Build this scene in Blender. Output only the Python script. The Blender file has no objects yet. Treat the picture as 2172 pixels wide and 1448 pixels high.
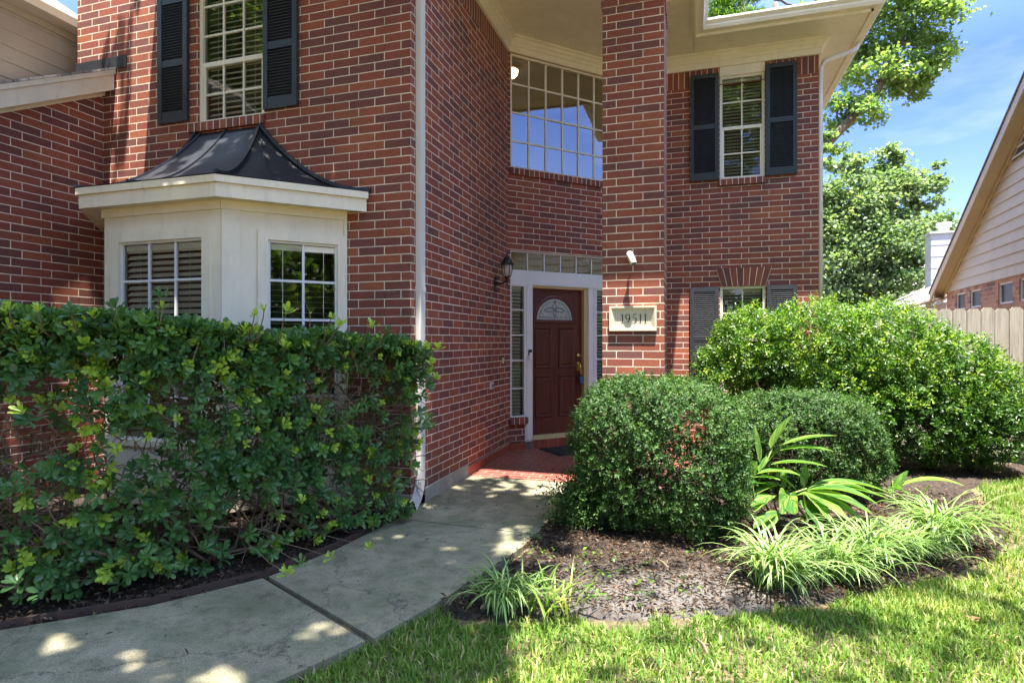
import bpy, math, random
import numpy as np
from mathutils import Vector
R = math.radians
random.seed(7)
rng = np.random.default_rng(11)
scn = bpy.context.scene

# ------------------------------------------------------------------ camera, sky, sun, exposure
CAM_Z = 1.43
YAW = R(17.1)
cam = bpy.data.cameras.new('camera')
cam.sensor_width = 36.0
cam.lens = 36.0 * 1238.0 / 2172.0
cam.clip_start = 0.05
cam.clip_end = 1500
cam_o = bpy.data.objects.new('camera', cam)
cam_o.location = (0, 0, CAM_Z)
cam_o.rotation_euler = (R(90), 0, YAW)
scn.collection.objects.link(cam_o)
scn.camera = cam_o

SUN = Vector((0.10, -0.215, 1.0)).normalized()        # direction towards the sun
world = bpy.data.worlds.new('World')
scn.world = world
world.use_nodes = True
wn, wl = world.node_tree.nodes, world.node_tree.links
wn.clear()
w_out = wn.new('ShaderNodeOutputWorld')
w_bg = wn.new('ShaderNodeBackground')
w_sky = wn.new('ShaderNodeTexSky')
w_sky.sky_type = 'NISHITA'
w_sky.sun_disc = False
w_sky.sun_elevation = math.asin(SUN.z)
w_sky.sun_rotation = math.atan2(SUN.x, SUN.y)
w_sky.air_density = 1.0
w_sky.dust_density = 0.3
w_sky.ozone_density = 2.6
w_bg.inputs['Strength'].default_value = 0.15
w_tc = wn.new('ShaderNodeTexCoord')
w_map = wn.new('ShaderNodeMapping')
w_map.inputs['Scale'].default_value = (1.0, 1.0, 3.2)
w_n = wn.new('ShaderNodeTexNoise')
w_n.inputs['Scale'].default_value = 2.6
w_n.inputs['Detail'].default_value = 7
w_n.inputs['Roughness'].default_value = 0.55
w_r = wn.new('ShaderNodeValToRGB')
w_r.color_ramp.elements[0].position = 0.54
w_r.color_ramp.elements[0].color = (0, 0, 0, 1)
w_r.color_ramp.elements[1].position = 0.86
w_r.color_ramp.elements[1].color = (0.8, 0.8, 0.8, 1)
w_mix = wn.new('ShaderNodeMixRGB')
w_mix.inputs[2].default_value = (6.0, 6.3, 6.8, 1)
wl.new(w_tc.outputs['Generated'], w_map.inputs[0])
wl.new(w_map.outputs[0], w_n.inputs['Vector'])
wl.new(w_n.outputs['Fac'], w_r.inputs[0])
wl.new(w_r.outputs[0], w_mix.inputs[0])
wl.new(w_sky.outputs[0], w_mix.inputs[1])
w_tint = wn.new('ShaderNodeMixRGB')
w_tint.blend_type = 'MULTIPLY'
w_tint.inputs[0].default_value = 1
w_sep = wn.new('ShaderNodeSeparateXYZ')
w_el = wn.new('ShaderNodeValToRGB')
w_el.color_ramp.elements[0].position = 0.0
w_el.color_ramp.elements[0].color = (0.42, 0.40, 0.50, 1)
w_e2 = w_el.color_ramp.elements.new(0.36)
w_e2.color = (0.22, 0.255, 0.46, 1)
w_el.color_ramp.elements[2].position = 0.70
w_el.color_ramp.elements[2].color = (1.22, 1.08, 0.95, 1)
wl.new(w_tc.outputs['Generated'], w_sep.inputs[0])
wl.new(w_sep.outputs[2], w_el.inputs[0])
wl.new(w_el.outputs[0], w_tint.inputs[2])
wl.new(w_mix.outputs[0], w_tint.inputs[1])
wl.new(w_tint.outputs[0], w_bg.inputs['Color'])
wl.new(w_bg.outputs[0], w_out.inputs['Surface'])

sun = bpy.data.lights.new('sun', 'SUN')
sun.energy = 4.0
sun.angle = R(0.53)
sun.color = (1.0, 0.93, 0.82)
sun_o = bpy.data.objects.new('sun', sun)
sun_o.rotation_euler = SUN.to_track_quat('Z', 'Y').to_euler()
sun_o.location = (3, -4, 20)
scn.collection.objects.link(sun_o)

scn.view_settings.view_transform = 'Standard'
scn.view_settings.look = 'None'
scn.view_settings.gamma = 1
scn.view_settings.exposure = 2.5
scn.cycles.max_bounces = 8
scn.cycles.diffuse_bounces = 6
scn.cycles.glossy_bounces = 3
scn.cycles.transmission_bounces = 4
scn.cycles.transparent_max_bounces = 12
scn.cycles.caustics_reflective = False
scn.cycles.caustics_refractive = False
scn.cycles.sample_clamp_indirect = 4.0

# ------------------------------------------------------------------ helpers
COL = scn.collection

def at(px, py, d):
    """a point at depth d metres along the view axis, for a picture position (2172 px wide)"""
    u = (px - 1086) / 1238 * d
    c, s = math.cos(YAW), math.sin(YAW)
    return Vector((u * c - d * s, u * s + d * c, CAM_Z - (py - 724) / 1238 * d))

def tag(o, label=None, cat=None, group=None, kind=None):
    if label: o['label'] = label
    if cat: o['category'] = cat
    if group: o['group'] = group
    if kind: o['kind'] = kind
    return o

def empty(name, loc=(0, 0, 0), label=None, cat=None, group=None, rz=0):
    o = bpy.data.objects.new(name, None)
    o.empty_display_size = 0.2
    o.location = loc
    o.rotation_euler = (0, 0, rz)
    COL.objects.link(o)
    return tag(o, label, cat, group)

class MB:
    """collects faces (with uv) and builds ONE mesh object"""
    def __init__(s):
        s.v, s.f, s.uv, s.sm = [], [], [], []
    def face(s, pts, uvs=None, smooth=False):
        i = len(s.v)
        s.v += [tuple(p) for p in pts]
        s.f.append(tuple(range(i, i + len(pts))))
        s.uv += list(uvs) if uvs else [(0.0, 0.0)] * len(pts)
        s.sm.append(smooth)
    def box(s, F, s0, s1, o0, o1, z0, z1, du=0.0, dv=0.0):
        P = lambda a, b, c: F(a, b, c)
        if s0 > s1: s0, s1 = s1, s0
        if o0 > o1: o0, o1 = o1, o0
        s.face([P(s0, o1, z0), P(s1, o1, z0), P(s1, o1, z1), P(s0, o1, z1)], [(s0+du, z0+dv), (s1+du, z0+dv), (s1+du, z1+dv), (s0+du, z1+dv)])
        s.face([P(s1, o0, z0), P(s0, o0, z0), P(s0, o0, z1), P(s1, o0, z1)], [(s1+du, z0+dv), (s0+du, z0+dv), (s0+du, z1+dv), (s1+du, z1+dv)])
        s.face([P(s1, o1, z0), P(s1, o0, z0), P(s1, o0, z1), P(s1, o1, z1)], [(s1+du-o1, z0+dv), (s1+du-o0, z0+dv), (s1+du-o0, z1+dv), (s1+du-o1, z1+dv)])
        s.face([P(s0, o0, z0), P(s0, o1, z0), P(s0, o1, z1), P(s0, o0, z1)], [(s0+du+o0, z0+dv), (s0+du+o1, z0+dv), (s0+du+o1, z1+dv), (s0+du+o0, z1+dv)])
        s.face([P(s0, o1, z1), P(s1, o1, z1), P(s1, o0, z1), P(s0, o0, z1)], [(s0, o1), (s1, o1), (s1, o0), (s0, o0)])
        s.face([P(s0, o0, z0), P(s1, o0, z0), P(s1, o1, z0), P(s0, o1, z0)], [(s0, o0), (s1, o0), (s1, o1), (s0, o1)])
    def hexa(s, a, b):
        """solid between two quads a (4 pts) and b (4 pts)"""
        n = len(a)
        ua = [(p[0] + p[1], p[2]) for p in a]
        s.face(list(reversed(a)), list(reversed(ua)))
        s.face(b, [(p[0] + p[1], p[2]) for p in b])
        for i in range(n):
            j = (i + 1) % n
            q = [a[i], a[j], b[j], b[i]]
            s.face(q, [(p[0] + p[1], p[2]) for p in q])
    def wall(s, F, s0, s1, z0, z1, holes=(), du=0.0, dv=0.0, reveal=0.09, o=0.0):
        xs = sorted({s0, s1} | {h[i] for h in holes for i in (0, 1) if s0 < h[i] < s1})
        zs = sorted({z0, z1} | {h[i] for h in holes for i in (2, 3) if z0 < h[i] < z1})
        for a, b in zip(xs[:-1], xs[1:]):
            for c, d in zip(zs[:-1], zs[1:]):
                mx, mz = (a + b) / 2, (c + d) / 2
                if any(h[0] < mx < h[1] and h[2] < mz < h[3] for h in holes): continue
                s.face([F(a, o, c), F(b, o, c), F(b, o, d), F(a, o, d)], [(a+du, c+dv), (b+du, c+dv), (b+du, d+dv), (a+du, d+dv)])
        for h in holes:
            a, b, c, d = max(h[0], s0), min(h[1], s1), max(h[2], z0), min(h[3], z1)
            r = reveal
            s.face([F(a, o, c), F(a, o-r, c), F(a, o-r, d), F(a, o, d)], [(a+du, c+dv), (a+du+r, c+dv), (a+du+r, d+dv), (a+du, d+dv)])
            s.face([F(b, o-r, c), F(b, o, c), F(b, o, d), F(b, o-r, d)], [(b+du-r, c+dv), (b+du, c+dv), (b+du, d+dv), (b+du-r, d+dv)])
            s.face([F(a, o, d), F(a, o-r, d), F(b, o-r, d), F(b, o, d)], [(a, d), (a, d+r), (b, d+r), (b, d)])
            s.face([F(a, o-r, c), F(a, o, c), F(b, o, c), F(b, o-r, c)], [(a, c-r), (a, c), (b, c), (b, c-r)])
    def tube(s, pts, radii, n=8, cap=True, smooth=True):
        pts = [Vector(p) for p in pts]
        if not hasattr(radii, '__len__'): radii = [radii] * len(pts)
        rings = []
        ref = Vector((0.13, 0.21, 0.97))
        for i, p in enumerate(pts):
            t = (pts[min(i + 1, len(pts) - 1)] - pts[max(i - 1, 0)]).normalized()
            a = t.cross(ref)
            if a.length < 0.05: a = t.cross(Vector((1, 0, 0)))
            a.normalize()
            b = t.cross(a)
            rings.append([p + (a * math.cos(2 * math.pi * k / n) + b * math.sin(2 * math.pi * k / n)) * radii[i] for k in range(n)])
        for i in range(len(rings) - 1):
            for k in range(n):
                k2 = (k + 1) % n
                s.face([rings[i][k], rings[i][k2], rings[i+1][k2], rings[i+1][k]], [(k/n, i), ((k+1)/n, i), ((k+1)/n, i+1), (k/n, i+1)], smooth)
        if cap:
            s.face(list(reversed(rings[0])))
            s.face(rings[-1])
    def lathe(s, c, prof, n=16, axis=None, smooth=True):
        """prof: list of (radius, height) about a vertical axis through c"""
        c = Vector(c)
        rings = [[c + Vector((r * math.cos(2*math.pi*k/n), r * math.sin(2*math.pi*k/n), h)) for k in range(n)] for r, h in prof]
        for i in range(len(rings) - 1):
            for k in range(n):
                k2 = (k + 1) % n
                s.face([rings[i][k], rings[i][k2], rings[i+1][k2], rings[i+1][k]], None, smooth)
        s.face(list(reversed(rings[0]))); s.face(rings[-1])
    def build(s, name, mat, parent=None, kind=None, label=None, merge=False, origin=None):
        me = bpy.data.meshes.new(name)
        V = np.array(s.v, dtype=np.float32)
        if parent is not None:
            V = V - np.array(WLOC.get(parent.name, (0, 0, 0)), dtype=np.float32)
        elif origin is not None:
            V = V - np.array(origin, dtype=np.float32)
        me.from_pydata(V.tolist(), [], s.f)
        uvl = me.uv_layers.new(name='UVMap')
        uvl.data.foreach_set('uv', np.array(s.uv, dtype=np.float32).ravel())
        me.polygons.foreach_set('use_smooth', s.sm)
        if merge or any(s.sm):
            import bmesh
            bm = bmesh.new(); bm.from_mesh(me)
            bmesh.ops.remove_doubles(bm, verts=bm.verts, dist=0.0001)
            bm.to_mesh(me); bm.free()
        me.materials.append(mat)
        o = bpy.data.objects.new(name, me)
        if parent is not None:
            o.parent = parent
            WLOC.setdefault('__', 0)
        elif origin is not None:
            o.location = origin
        COL.objects.link(o)
        if kind: o['kind'] = kind
        if label: o['label'] = label
        # world origin of this object, so that its own children can be placed under it
        WLOC[o.name] = WLOC.get(parent.name, (0, 0, 0)) if parent is not None else (origin or (0, 0, 0))
        return o

WLOC = {}
def thing(name, loc, label, cat, group=None):
    o = empty(name, loc, label, cat, group)
    WLOC[o.name] = tuple(loc)
    return o

def frame(ox, oy, ang, flip=False):
    """local wall frame: s along the wall, o outwards (to the right of the direction s), z up"""
    e = (math.cos(ang), math.sin(ang))
    n = (e[1], -e[0])
    if flip: n = (-n[0], -n[1])
    return lambda s_, o_, z_: Vector((ox + e[0]*s_ + n[0]*o_, oy + e[1]*s_ + n[1]*o_, z_))
W = frame(0, 0, 0)        # s = X, o = -Y, z
def wbox(mb, x0, x1, y0, y1, z0, z1): mb.box(W, x0, x1, -y1, -y0, z0, z1)

# fast mesh from numpy templates ------------------------------------------------
def nmesh(name, V, faces_t, n, mat, parent=None, tint=None, vuv=None, smooth=False, origin=(0, 0, 0)):
    """V (n,k,3); faces_t: list of index tuples of one template"""
    k = V.shape[1]
    lt = np.array([len(f) for f in faces_t]); flat = np.concatenate([np.array(f) for f in faces_t])
    idx = (flat[None, :] + (np.arange(n) * k)[:, None]).ravel()
    tot = np.tile(lt, n); start = np.concatenate([[0], np.cumsum(tot)[:-1]])
    off = WLOC.get(parent.name, (0, 0, 0)) if parent is not None else origin
    me = bpy.data.meshes.new(name)
    me.vertices.add(n * k)
    me.vertices.foreach_set('co', (V.reshape(-1, 3) - np.array(off)).astype(np.float32).ravel())
    me.loops.add(len(idx)); me.loops.foreach_set('vertex_index', idx.astype(np.int32))
    me.polygons.add(len(tot)); me.polygons.foreach_set('loop_start', start.astype(np.int32))
    me.update(calc_edges=True)
    if smooth: me.polygons.foreach_set('use_smooth', np.ones(len(tot), dtype=bool))
    if tint is not None:
        a = me.attributes.new('tint', 'FLOAT', 'FACE')
        a.data.foreach_set('value', np.repeat(tint, len(lt)).astype(np.float32))
    if vuv is not None:
        u = me.uv_layers.new(name='UVMap')
        uu = np.tile(vuv, (n, 1))[idx]
        u.data.foreach_set('uv', uu.astype(np.float32).ravel())
    me.validate()
    me.materials.append(mat)
    o = bpy.data.objects.new(name, me)
    if parent is not None: o.parent = parent
    else: o.location = origin
    COL.objects.link(o)
    WLOC[o.name] = off
    return o

def unit(a): return a / np.maximum(np.linalg.norm(a, axis=-1, keepdims=True), 1e-9)
LEAF4 = (np.array([[0, 0, 0], [.5, .5, .12], [1, 0, -.05], [.5, -.5, .12]]), [(0, 1, 2), (0, 2, 3)])
LEAF7 = (np.array([[0, 0, 0], [.55, 0, -.03], [1, 0, -.10], [.58, .5, .07], [.58, -.5, .07], [.86, .34, .0], [.86, -.34, .0]]),
         [(0, 1, 3), (0, 4, 1), (1, 2, 5, 3), (1, 4, 6, 2)])
LEAF9 = (np.array([[0, 0, 0], [.5, 0, -.04], [1, 0, -.06], [.38, .24, .03], [.74, .5, .05], [.95, .28, .0], [.38, -.24, .03], [.74, -.5, .05], [.95, -.28, .0]]),
         [(0, 1, 4, 3), (1, 2, 5, 4), (0, 6, 7, 1), (1, 7, 8, 2)])
def leaves(tmpl, P, D, N, L, Wd):
    T = tmpl
    D = unit(D); S = unit(np.cross(N, D)); N = np.cross(D, S)
    L = L[:, None, None]; Wd = Wd[:, None, None]
    return (P[:, None, :] + D[:, None, :] * T[None, :, 0:1] * L + S[:, None, :] * T[None, :, 1:2] * Wd + N[:, None, :] * T[None, :, 2:3] * L)

def hash2(i, j, seed=0):
    n = (i * 374761393 + j * 668265263 + seed * 1442695041) & 0xffffffff
    n = ((n ^ (n >> 13)) * 1274126177) & 0xffffffff
    return ((n ^ (n >> 16)) & 0xffff) / 65535.0
def vnoise(x, y, seed=0):
    x = np.asarray(x, float); y = np.asarray(y, float)
    i = np.floor(x).astype(np.int64); j = np.floor(y).astype(np.int64)
    fx, fy = x - i, y - j
    fx = fx*fx*(3-2*fx); fy = fy*fy*(3-2*fy)
    a, b = hash2(i, j, seed), hash2(i+1, j, seed); c, d = hash2(i, j+1, seed), hash2(i+1, j+1, seed)
    return (a*(1-fx)+b*fx)*(1-fy) + (c*(1-fx)+d*fx)*fy
def fbm(x, y, seed=0): return (vnoise(x, y, seed) + .5*vnoise(x*2.1, y*2.1, seed+3) + .25*vnoise(x*4.3, y*4.3, seed+5)) / 1.75
def in_poly(x, y, poly):
    x = np.asarray(x); y = np.asarray(y); r = np.zeros(x.shape, bool); n = len(poly)
    for k in range(n):
        x0, y0 = poly[k]; x1, y1 = poly[(k+1) % n]
        c = ((y0 > y) != (y1 > y)) & (x < (x1-x0)*(y-y0)/((y1-y0) if y1 != y0 else 1e-9) + x0)
        r ^= c
    return r

# ------------------------------------------------------------------ materials
def mat_new(name):
    m = bpy.data.materials.new(name); m.use_nodes = True
    nt = m.node_tree; b = nt.nodes['Principled BSDF']
    return m, nt, nt.nodes, nt.links, b
def tex_noise(n, scale, detail=3, rough=.5):
    t = n.new('ShaderNodeTexNoise'); t.inputs['Scale'].default_value = scale; t.inputs['Detail'].default_value = detail
    t.inputs['Roughness'].default_value = rough; return t
def ramp(n, stops):
    r = n.new('ShaderNodeValToRGB'); e = r.color_ramp.elements
    while len(e) < len(stops): e.new(0.5)
    for q, (p, c) in zip(e, stops):
        q.position = p; q.color = (c[0], c[1], c[2], 1)
    return r
def bump(nt, hsock, bsdf, strength=.3, dist=.01):
    b = nt.nodes.new('ShaderNodeBump'); b.inputs['Strength'].default_value = strength; b.inputs['Distance'].default_value = dist
    nt.links.new(hsock, b.inputs['Height']); nt.links.new(b.outputs[0], bsdf.inputs['Normal']); return b
def mixc(n, l, fac, a, b, mode='MIX'):
    m = n.new('ShaderNodeMixRGB'); m.blend_type = mode
    for sock, v in zip(m.inputs, (fac, a, b)):
        if isinstance(v, (int, float)): sock.default_value = v
        elif isinstance(v, tuple): sock.default_value = (v[0], v[1], v[2], 1)
        else: l.new(v, sock)
    return m.outputs[0]

def paint(name, col, rough=.55, var=.06, bs=.15, dirt=0.0):
    m, nt, n, l, b = mat_new(name)
    tc = n.new('ShaderNodeTexCoord')
    t = tex_noise(n, 3.0, 5, .6); l.new(tc.outputs['Object'], t.inputs['Vector'])
    lo = tuple(c*(1-var*1.6) for c in col); hi = tuple(min(1, c*(1+var)) for c in col)
    r = ramp(n, [(.3, lo), (.7, hi)]); l.new(t.outputs['Fac'], r.inputs[0])
    out = r.outputs[0]
    if dirt:
        mp = n.new('ShaderNodeMapping'); mp.inputs['Scale'].default_value = (9, 9, 1.2); l.new(tc.outputs['Object'], mp.inputs[0])
        t2 = tex_noise(n, 1.5, 6, .7); l.new(mp.outputs[0], t2.inputs['Vector'])
        r2 = ramp(n, [(.52, (0, 0, 0)), (.75, (dirt,)*3)]); l.new(t2.outputs['Fac'], r2.inputs[0])
        out = mixc(n, l, r2.outputs[0], out, tuple(c*.45 for c in col))
    l.new(out, b.inputs['Base Color']); b.inputs['Roughness'].default_value = rough
    t3 = tex_noise(n, 60, 3); l.new(tc.outputs['Object'], t3.inputs['Vector'])
    bump(nt, t3.outputs['Fac'], b, bs, .002)
    return m

def brick_mat(name, stops, mortar, bw=.254, rh=.0762, off=.37, du=0, dv=0, ms=.0042, rough=.8, bstr=.6, speck=.35, msm=.1):
    m, nt, n, l, b = mat_new(name)
    uv = n.new('ShaderNodeUVMap'); uv.uv_map = 'UVMap'
    nz = tex_noise(n, 11, 3); l.new(uv.outputs[0], nz.inputs['Vector'])
    vm = n.new('ShaderNodeVectorMath'); vm.operation = 'MULTIPLY_ADD'
    l.new(nz.outputs['Color'], vm.inputs[0]); vm.inputs[1].default_value = (.005, .004, 0); vm.inputs[2].default_value = (du-.0025, dv-.002, 0)
    va = n.new('ShaderNodeVectorMath'); va.operation = 'ADD'; l.new(uv.outputs[0], va.inputs[0]); l.new(vm.outputs[0], va.inputs[1])
    br = n.new('ShaderNodeTexBrick')
    br.offset = off; br.offset_frequency = 2; br.squash = 1
    br.inputs['Scale'].default_value = 1; br.inputs['Mortar Size'].default_value = ms; br.inputs['Mortar Smooth'].default_value = msm
    br.inputs['Bias'].default_value = 0; br.inputs['Brick Width'].default_value = bw; br.inputs['Row Height'].default_value = rh
    br.inputs['Color1'].default_value = (0, 0, 0, 1); br.inputs['Color2'].default_value = (1, 1, 1, 1)
    l.new(va.outputs[0], br.inputs['Vector'])
    r = ramp(n, stops); l.new(br.outputs['Color'], r.inputs[0])
    # inside each brick: fired mottling and dark specks
    t = tex_noise(n, 30, 6, .65); l.new(uv.outputs[0], t.inputs['Vector'])
    rt = ramp(n, [(.25, (.70,)*3), (.75, (1.28,)*3)]); l.new(t.outputs['Fac'], rt.inputs[0])
    c1 = mixc(n, l, .8, r.outputs[0], rt.outputs[0], 'MULTIPLY')
    v = n.new('ShaderNodeTexNoise'); v.inputs['Scale'].default_value = 160; v.inputs['Detail'].default_value = 2; l.new(uv.outputs[0], v.inputs['Vector'])
    rv = ramp(n, [(.62, (0,)*3), (.72, (speck,)*3)]); l.new(v.outputs['Fac'], rv.inputs[0])
    c2 = mixc(n, l, rv.outputs[0], c1, (.035, .022, .02))
    tm = tex_noise(n, 7, 4); l.new(uv.outputs[0], tm.inputs['Vector'])
    rm = ramp(n, [(.32, tuple(x*.68 for x in mortar)), (.62, mortar)]); l.new(tm.outputs['Fac'], rm.inputs[0])
    c3 = mixc(n, l, br.outputs['Fac'], c2, rm.outputs[0])
    # broad weathering
    tb = tex_noise(n, 1.3, 5, .6); l.new(uv.outputs[0], tb.inputs['Vector'])
    rb = ramp(n, [(.28, (.76,)*3), (.5, (1,)*3), (.74, (1.14,)*3)]); l.new(tb.outputs['Fac'], rb.inputs[0])
    c4 = mixc(n, l, 1.0, c3, rb.outputs[0], 'MULTIPLY')
    l.new(c4, b.inputs['Base Color']); b.inputs['Roughness'].default_value = rough
    inv = n.new('ShaderNodeMath'); inv.operation = 'SUBTRACT'; inv.inputs[0].default_value = 1; l.new(br.outputs['Fac'], inv.inputs[1])
    ad = n.new('ShaderNodeMath'); ad.operation = 'MULTIPLY_ADD'; l.new(t.outputs['Fac'], ad.inputs[0]); ad.inputs[1].default_value = .35; l.new(inv.outputs[0], ad.inputs[2])
    bump(nt, ad.outputs[0], b, bstr, .006)
    return m

RED = [(0.0, (.150, .054, .044)), (.22, (.172, .054, .042)), (.42, (.23, .060, .038)), (.75, (.27, .070, .038)), (1.0, (.315, .092, .043))]
MORT = (.84, .72, .57)
M = {}
ZB = .12                                                     # bottom of the lowest brick course
M['brick'] = brick_mat('red_brick', RED, MORT, dv=-ZB)
M['soldier'] = brick_mat('red_brick_upright', RED, MORT, bw=.30, off=0.0)
M['tile'] = brick_mat('quarry_tile', [(0, (.19, .050, .038)), (.5, (.235, .060, .044)), (1, (.28, .078, .055))], (.50, .33, .27), bw=.205, rh=.103, off=.5, ms=.0048, rough=.42, bstr=.25, speck=.1)
M['skirt'] = brick_mat('tile_skirting', [(0, (.26, .055, .03)), (1, (.36, .08, .042))], (.42, .27, .21), bw=.15, rh=.5, off=0, ms=.003, rough=.45, bstr=.2, speck=.1)
M['nbrick'] = brick_mat('neighbour_brick', [(0, (.20, .10, .07)), (.4, (.42, .20, .13)), (1, (.52, .27, .17))], (.55, .42, .33), bw=.2, rh=.0762, off=.5)
M['cream'] = paint('cream_trim_paint', (.85, .79, .68), .5, .05, .12, .25)
M['bay'] = paint('bay_cream_paint', (.80, .72, .57), .5, .06, .2, .3)
M['white'] = paint('white_trim_paint', (.72, .71, .70), .45, .04, .1)
M['sash'] = paint('sash_paint', (.78, .74, .62), .5, .05, .1)
M['downspout'] = paint('downspout_paint', (.66, .64, .60), .45, .04, .08)
M['shutter'] = paint('dark_shutter_paint', (.030, .034, .043), .40, .12, .08)
M['black'] = paint('black_metal', (.012, .013, .016), .4, .1, .05)
M['siding'] = paint('tan_siding', (.40, .34, .27), .6, .06, .15)
M['nsiding'] = paint('pale_siding', (.58, .51, .41), .6, .05, .12)
M['chim'] = paint('grey_siding', (.50, .52, .54), .6, .05, .12)
M['ntrim'] = paint('tan_fascia', (.58, .46, .34), .6, .06, .1)
M['blind'] = paint('blind_slats', (.62, .55, .43), .6, .05, .02)
M['blind_bay'] = paint('pale_blind_slats', (.88, .80, .66), .6, .05, .02)
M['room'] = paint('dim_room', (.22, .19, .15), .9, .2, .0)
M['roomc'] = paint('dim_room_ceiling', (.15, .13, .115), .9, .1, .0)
M['gold'] = paint('brass', (.75, .50, .16), .25, .05, .02)
M['gold'].node_tree.nodes['Principled BSDF'].inputs['Metallic'].default_value = 1
M['lock'] = paint('blue_box', (.05, .11, .20), .4, .08, .05)
M['mat'] = paint('black_mat', (.018, .018, .02), .9, .3, .6)
M['threshold'] = paint('pale_threshold', (.62, .50, .25), .5, .05, .05)
M['stone'] = paint('cast_stone', (.62, .56, .42), .75, .08, .5, .3)
M['digits'] = paint('dark_numerals', (.055, .055, .05), .7, .1, .1)
M['plastic'] = paint('pale_plastic', (.70, .68, .60), .4, .05, .05)
M['foundation'] = paint('foundation_concrete', (.34, .31, .27), .85, .15, .6, .4)
M['edging'] = paint('dark_edging', (.055, .030, .024), .8, .2, .4)
M['darktwig'] = paint('dark_twig', (.085, .065, .045), .9, .2, .3)
M['bark'] = paint('bark', (.17, .125, .09), .9, .3, .8)
M['twig'] = paint('twig', (.22, .15, .095), .85, .2, .4)

def metalroof():
    m, nt, n, l, b = mat_new('dark_metal_roof')
    tc = n.new('ShaderNodeTexCoord'); t = tex_noise(n, 4, 5, .6); l.new(tc.outputs['Object'], t.inputs['Vector'])
    r = ramp(n, [(.3, (.022, .025, .032)), (.7, (.040, .044, .054))]); l.new(t.outputs['Fac'], r.inputs[0])
    l.new(r.outputs[0], b.inputs['Base Color']); b.inputs['Roughness'].default_value = .42; b.inputs['Metallic'].default_value = .25
    bump(nt, t.outputs['Fac'], b, .25, .02)
    return m
M['mroof'] = metalroof()

def shingle(name, c0, c1):
    m, nt, n, l, b = mat_new(name)
    uv = n.new('ShaderNodeUVMap'); uv.uv_map = 'UVMap'
    br = n.new('ShaderNodeTexBrick'); br.offset = .5
    br.inputs['Scale'].default_value = 1; br.inputs['Brick Width'].default_value = .3; br.inputs['Row Height'].default_value = .14
    br.inputs['Mortar Size'].default_value = .006; br.inputs['Color1'].default_value = (0, 0, 0, 1); br.inputs['Color2'].default_value = (1, 1, 1, 1)
    l.new(uv.outputs[0], br.inputs['Vector'])
    r = ramp(n, [(0, c0), (1, c1)]); l.new(br.outputs['Color'], r.inputs[0])
    c = mixc(n, l, br.outputs['Fac'], r.outputs[0], tuple(x*.35 for x in c0))
    t = tex_noise(n, 120, 3); l.new(uv.outputs[0], t.inputs['Vector'])
    rt = ramp(n, [(.3, (.8,)*3), (.7, (1.15,)*3)]); l.new(t.outputs['Fac'], rt.inputs[0])
    l.new(mixc(n, l, 1.0, c, rt.outputs[0], 'MULTIPLY'), b.inputs['Base Color']); b.inputs['Roughness'].default_value = .9
    bump(nt, br.outputs['Fac'], b, -.6, .01)
    return m
M['shingle'] = shingle('grey_shingles', (.17, .16, .16), (.30, .28, .275))
M['nshingle'] = shingle('tan_shingles', (.36, .32, .28), (.50, .45, .40))
M['dshingle'] = shingle('brown_shingles', (.10, .075, .06), (.17, .13, .10))

def glass_mat(name, refl, tint=(.9, .93, .9)):
    m, nt, n, l, b = mat_new(name)
    n.remove(b); out = n['Material Output']
    tr = n.new('ShaderNodeBsdfTransparent'); tr.inputs[0].default_value = (*tint, 1)
    gl = n.new('ShaderNodeBsdfGlossy'); gl.inputs['Roughness'].default_value = .0; gl.inputs[0].default_value = (.97, .90, .78, 1)
    fr = n.new('ShaderNodeFresnel'); fr.inputs[0].default_value = 1.6
    ma = n.new('ShaderNodeMath'); ma.operation = 'MULTIPLY_ADD'; l.new(fr.outputs[0], ma.inputs[0]); ma.inputs[1].default_value = 1.0; ma.inputs[2].default_value = refl; ma.use_clamp = True
    mx = n.new('ShaderNodeMixShader'); l.new(ma.outputs[0], mx.inputs[0]); l.new(tr.outputs[0], mx.inputs[1]); l.new(gl.outputs[0], mx.inputs[2])
    tc = n.new('ShaderNodeTexCoord'); t = tex_noise(n, 1.8, 1); l.new(tc.outputs['Object'], t.inputs['Vector'])
    bp = n.new('ShaderNodeBump'); bp.inputs['Strength'].default_value = .06; bp.inputs['Distance'].default_value = .02
    l.new(t.outputs['Fac'], bp.inputs['Height']); l.new(bp.outputs[0], gl.inputs['Normal'])
    l.new(mx.outputs[0], out.inputs['Surface'])
    return m
M['glass'] = glass_mat('window_glass', .015)
M['glass_hi'] = glass_mat('coated_glass', .30, (.80, .80, .77))
M['glass_lo'] = glass_mat('bay_glass', .015)

def leadglass():
    m, nt, n, l, b = mat_new('leaded_glass')
    tc = n.new('ShaderNodeTexCoord'); t = tex_noise(n, 70, 3); l.new(tc.outputs['Object'], t.inputs['Vector'])
    r = ramp(n, [(.3, (.22, .24, .23)), (.7, (.52, .54, .50))]); l.new(t.outputs['Fac'], r.inputs[0])
    l.new(r.outputs[0], b.inputs['Base Color']); b.inputs['Roughness'].default_value = .18
    bump(nt, t.outputs['Fac'], b, .5, .004)
    return m
M['lead'] = leadglass()
M['came'] = paint('lead_came', (.10, .11, .11), .4, .1, .1)

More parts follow.
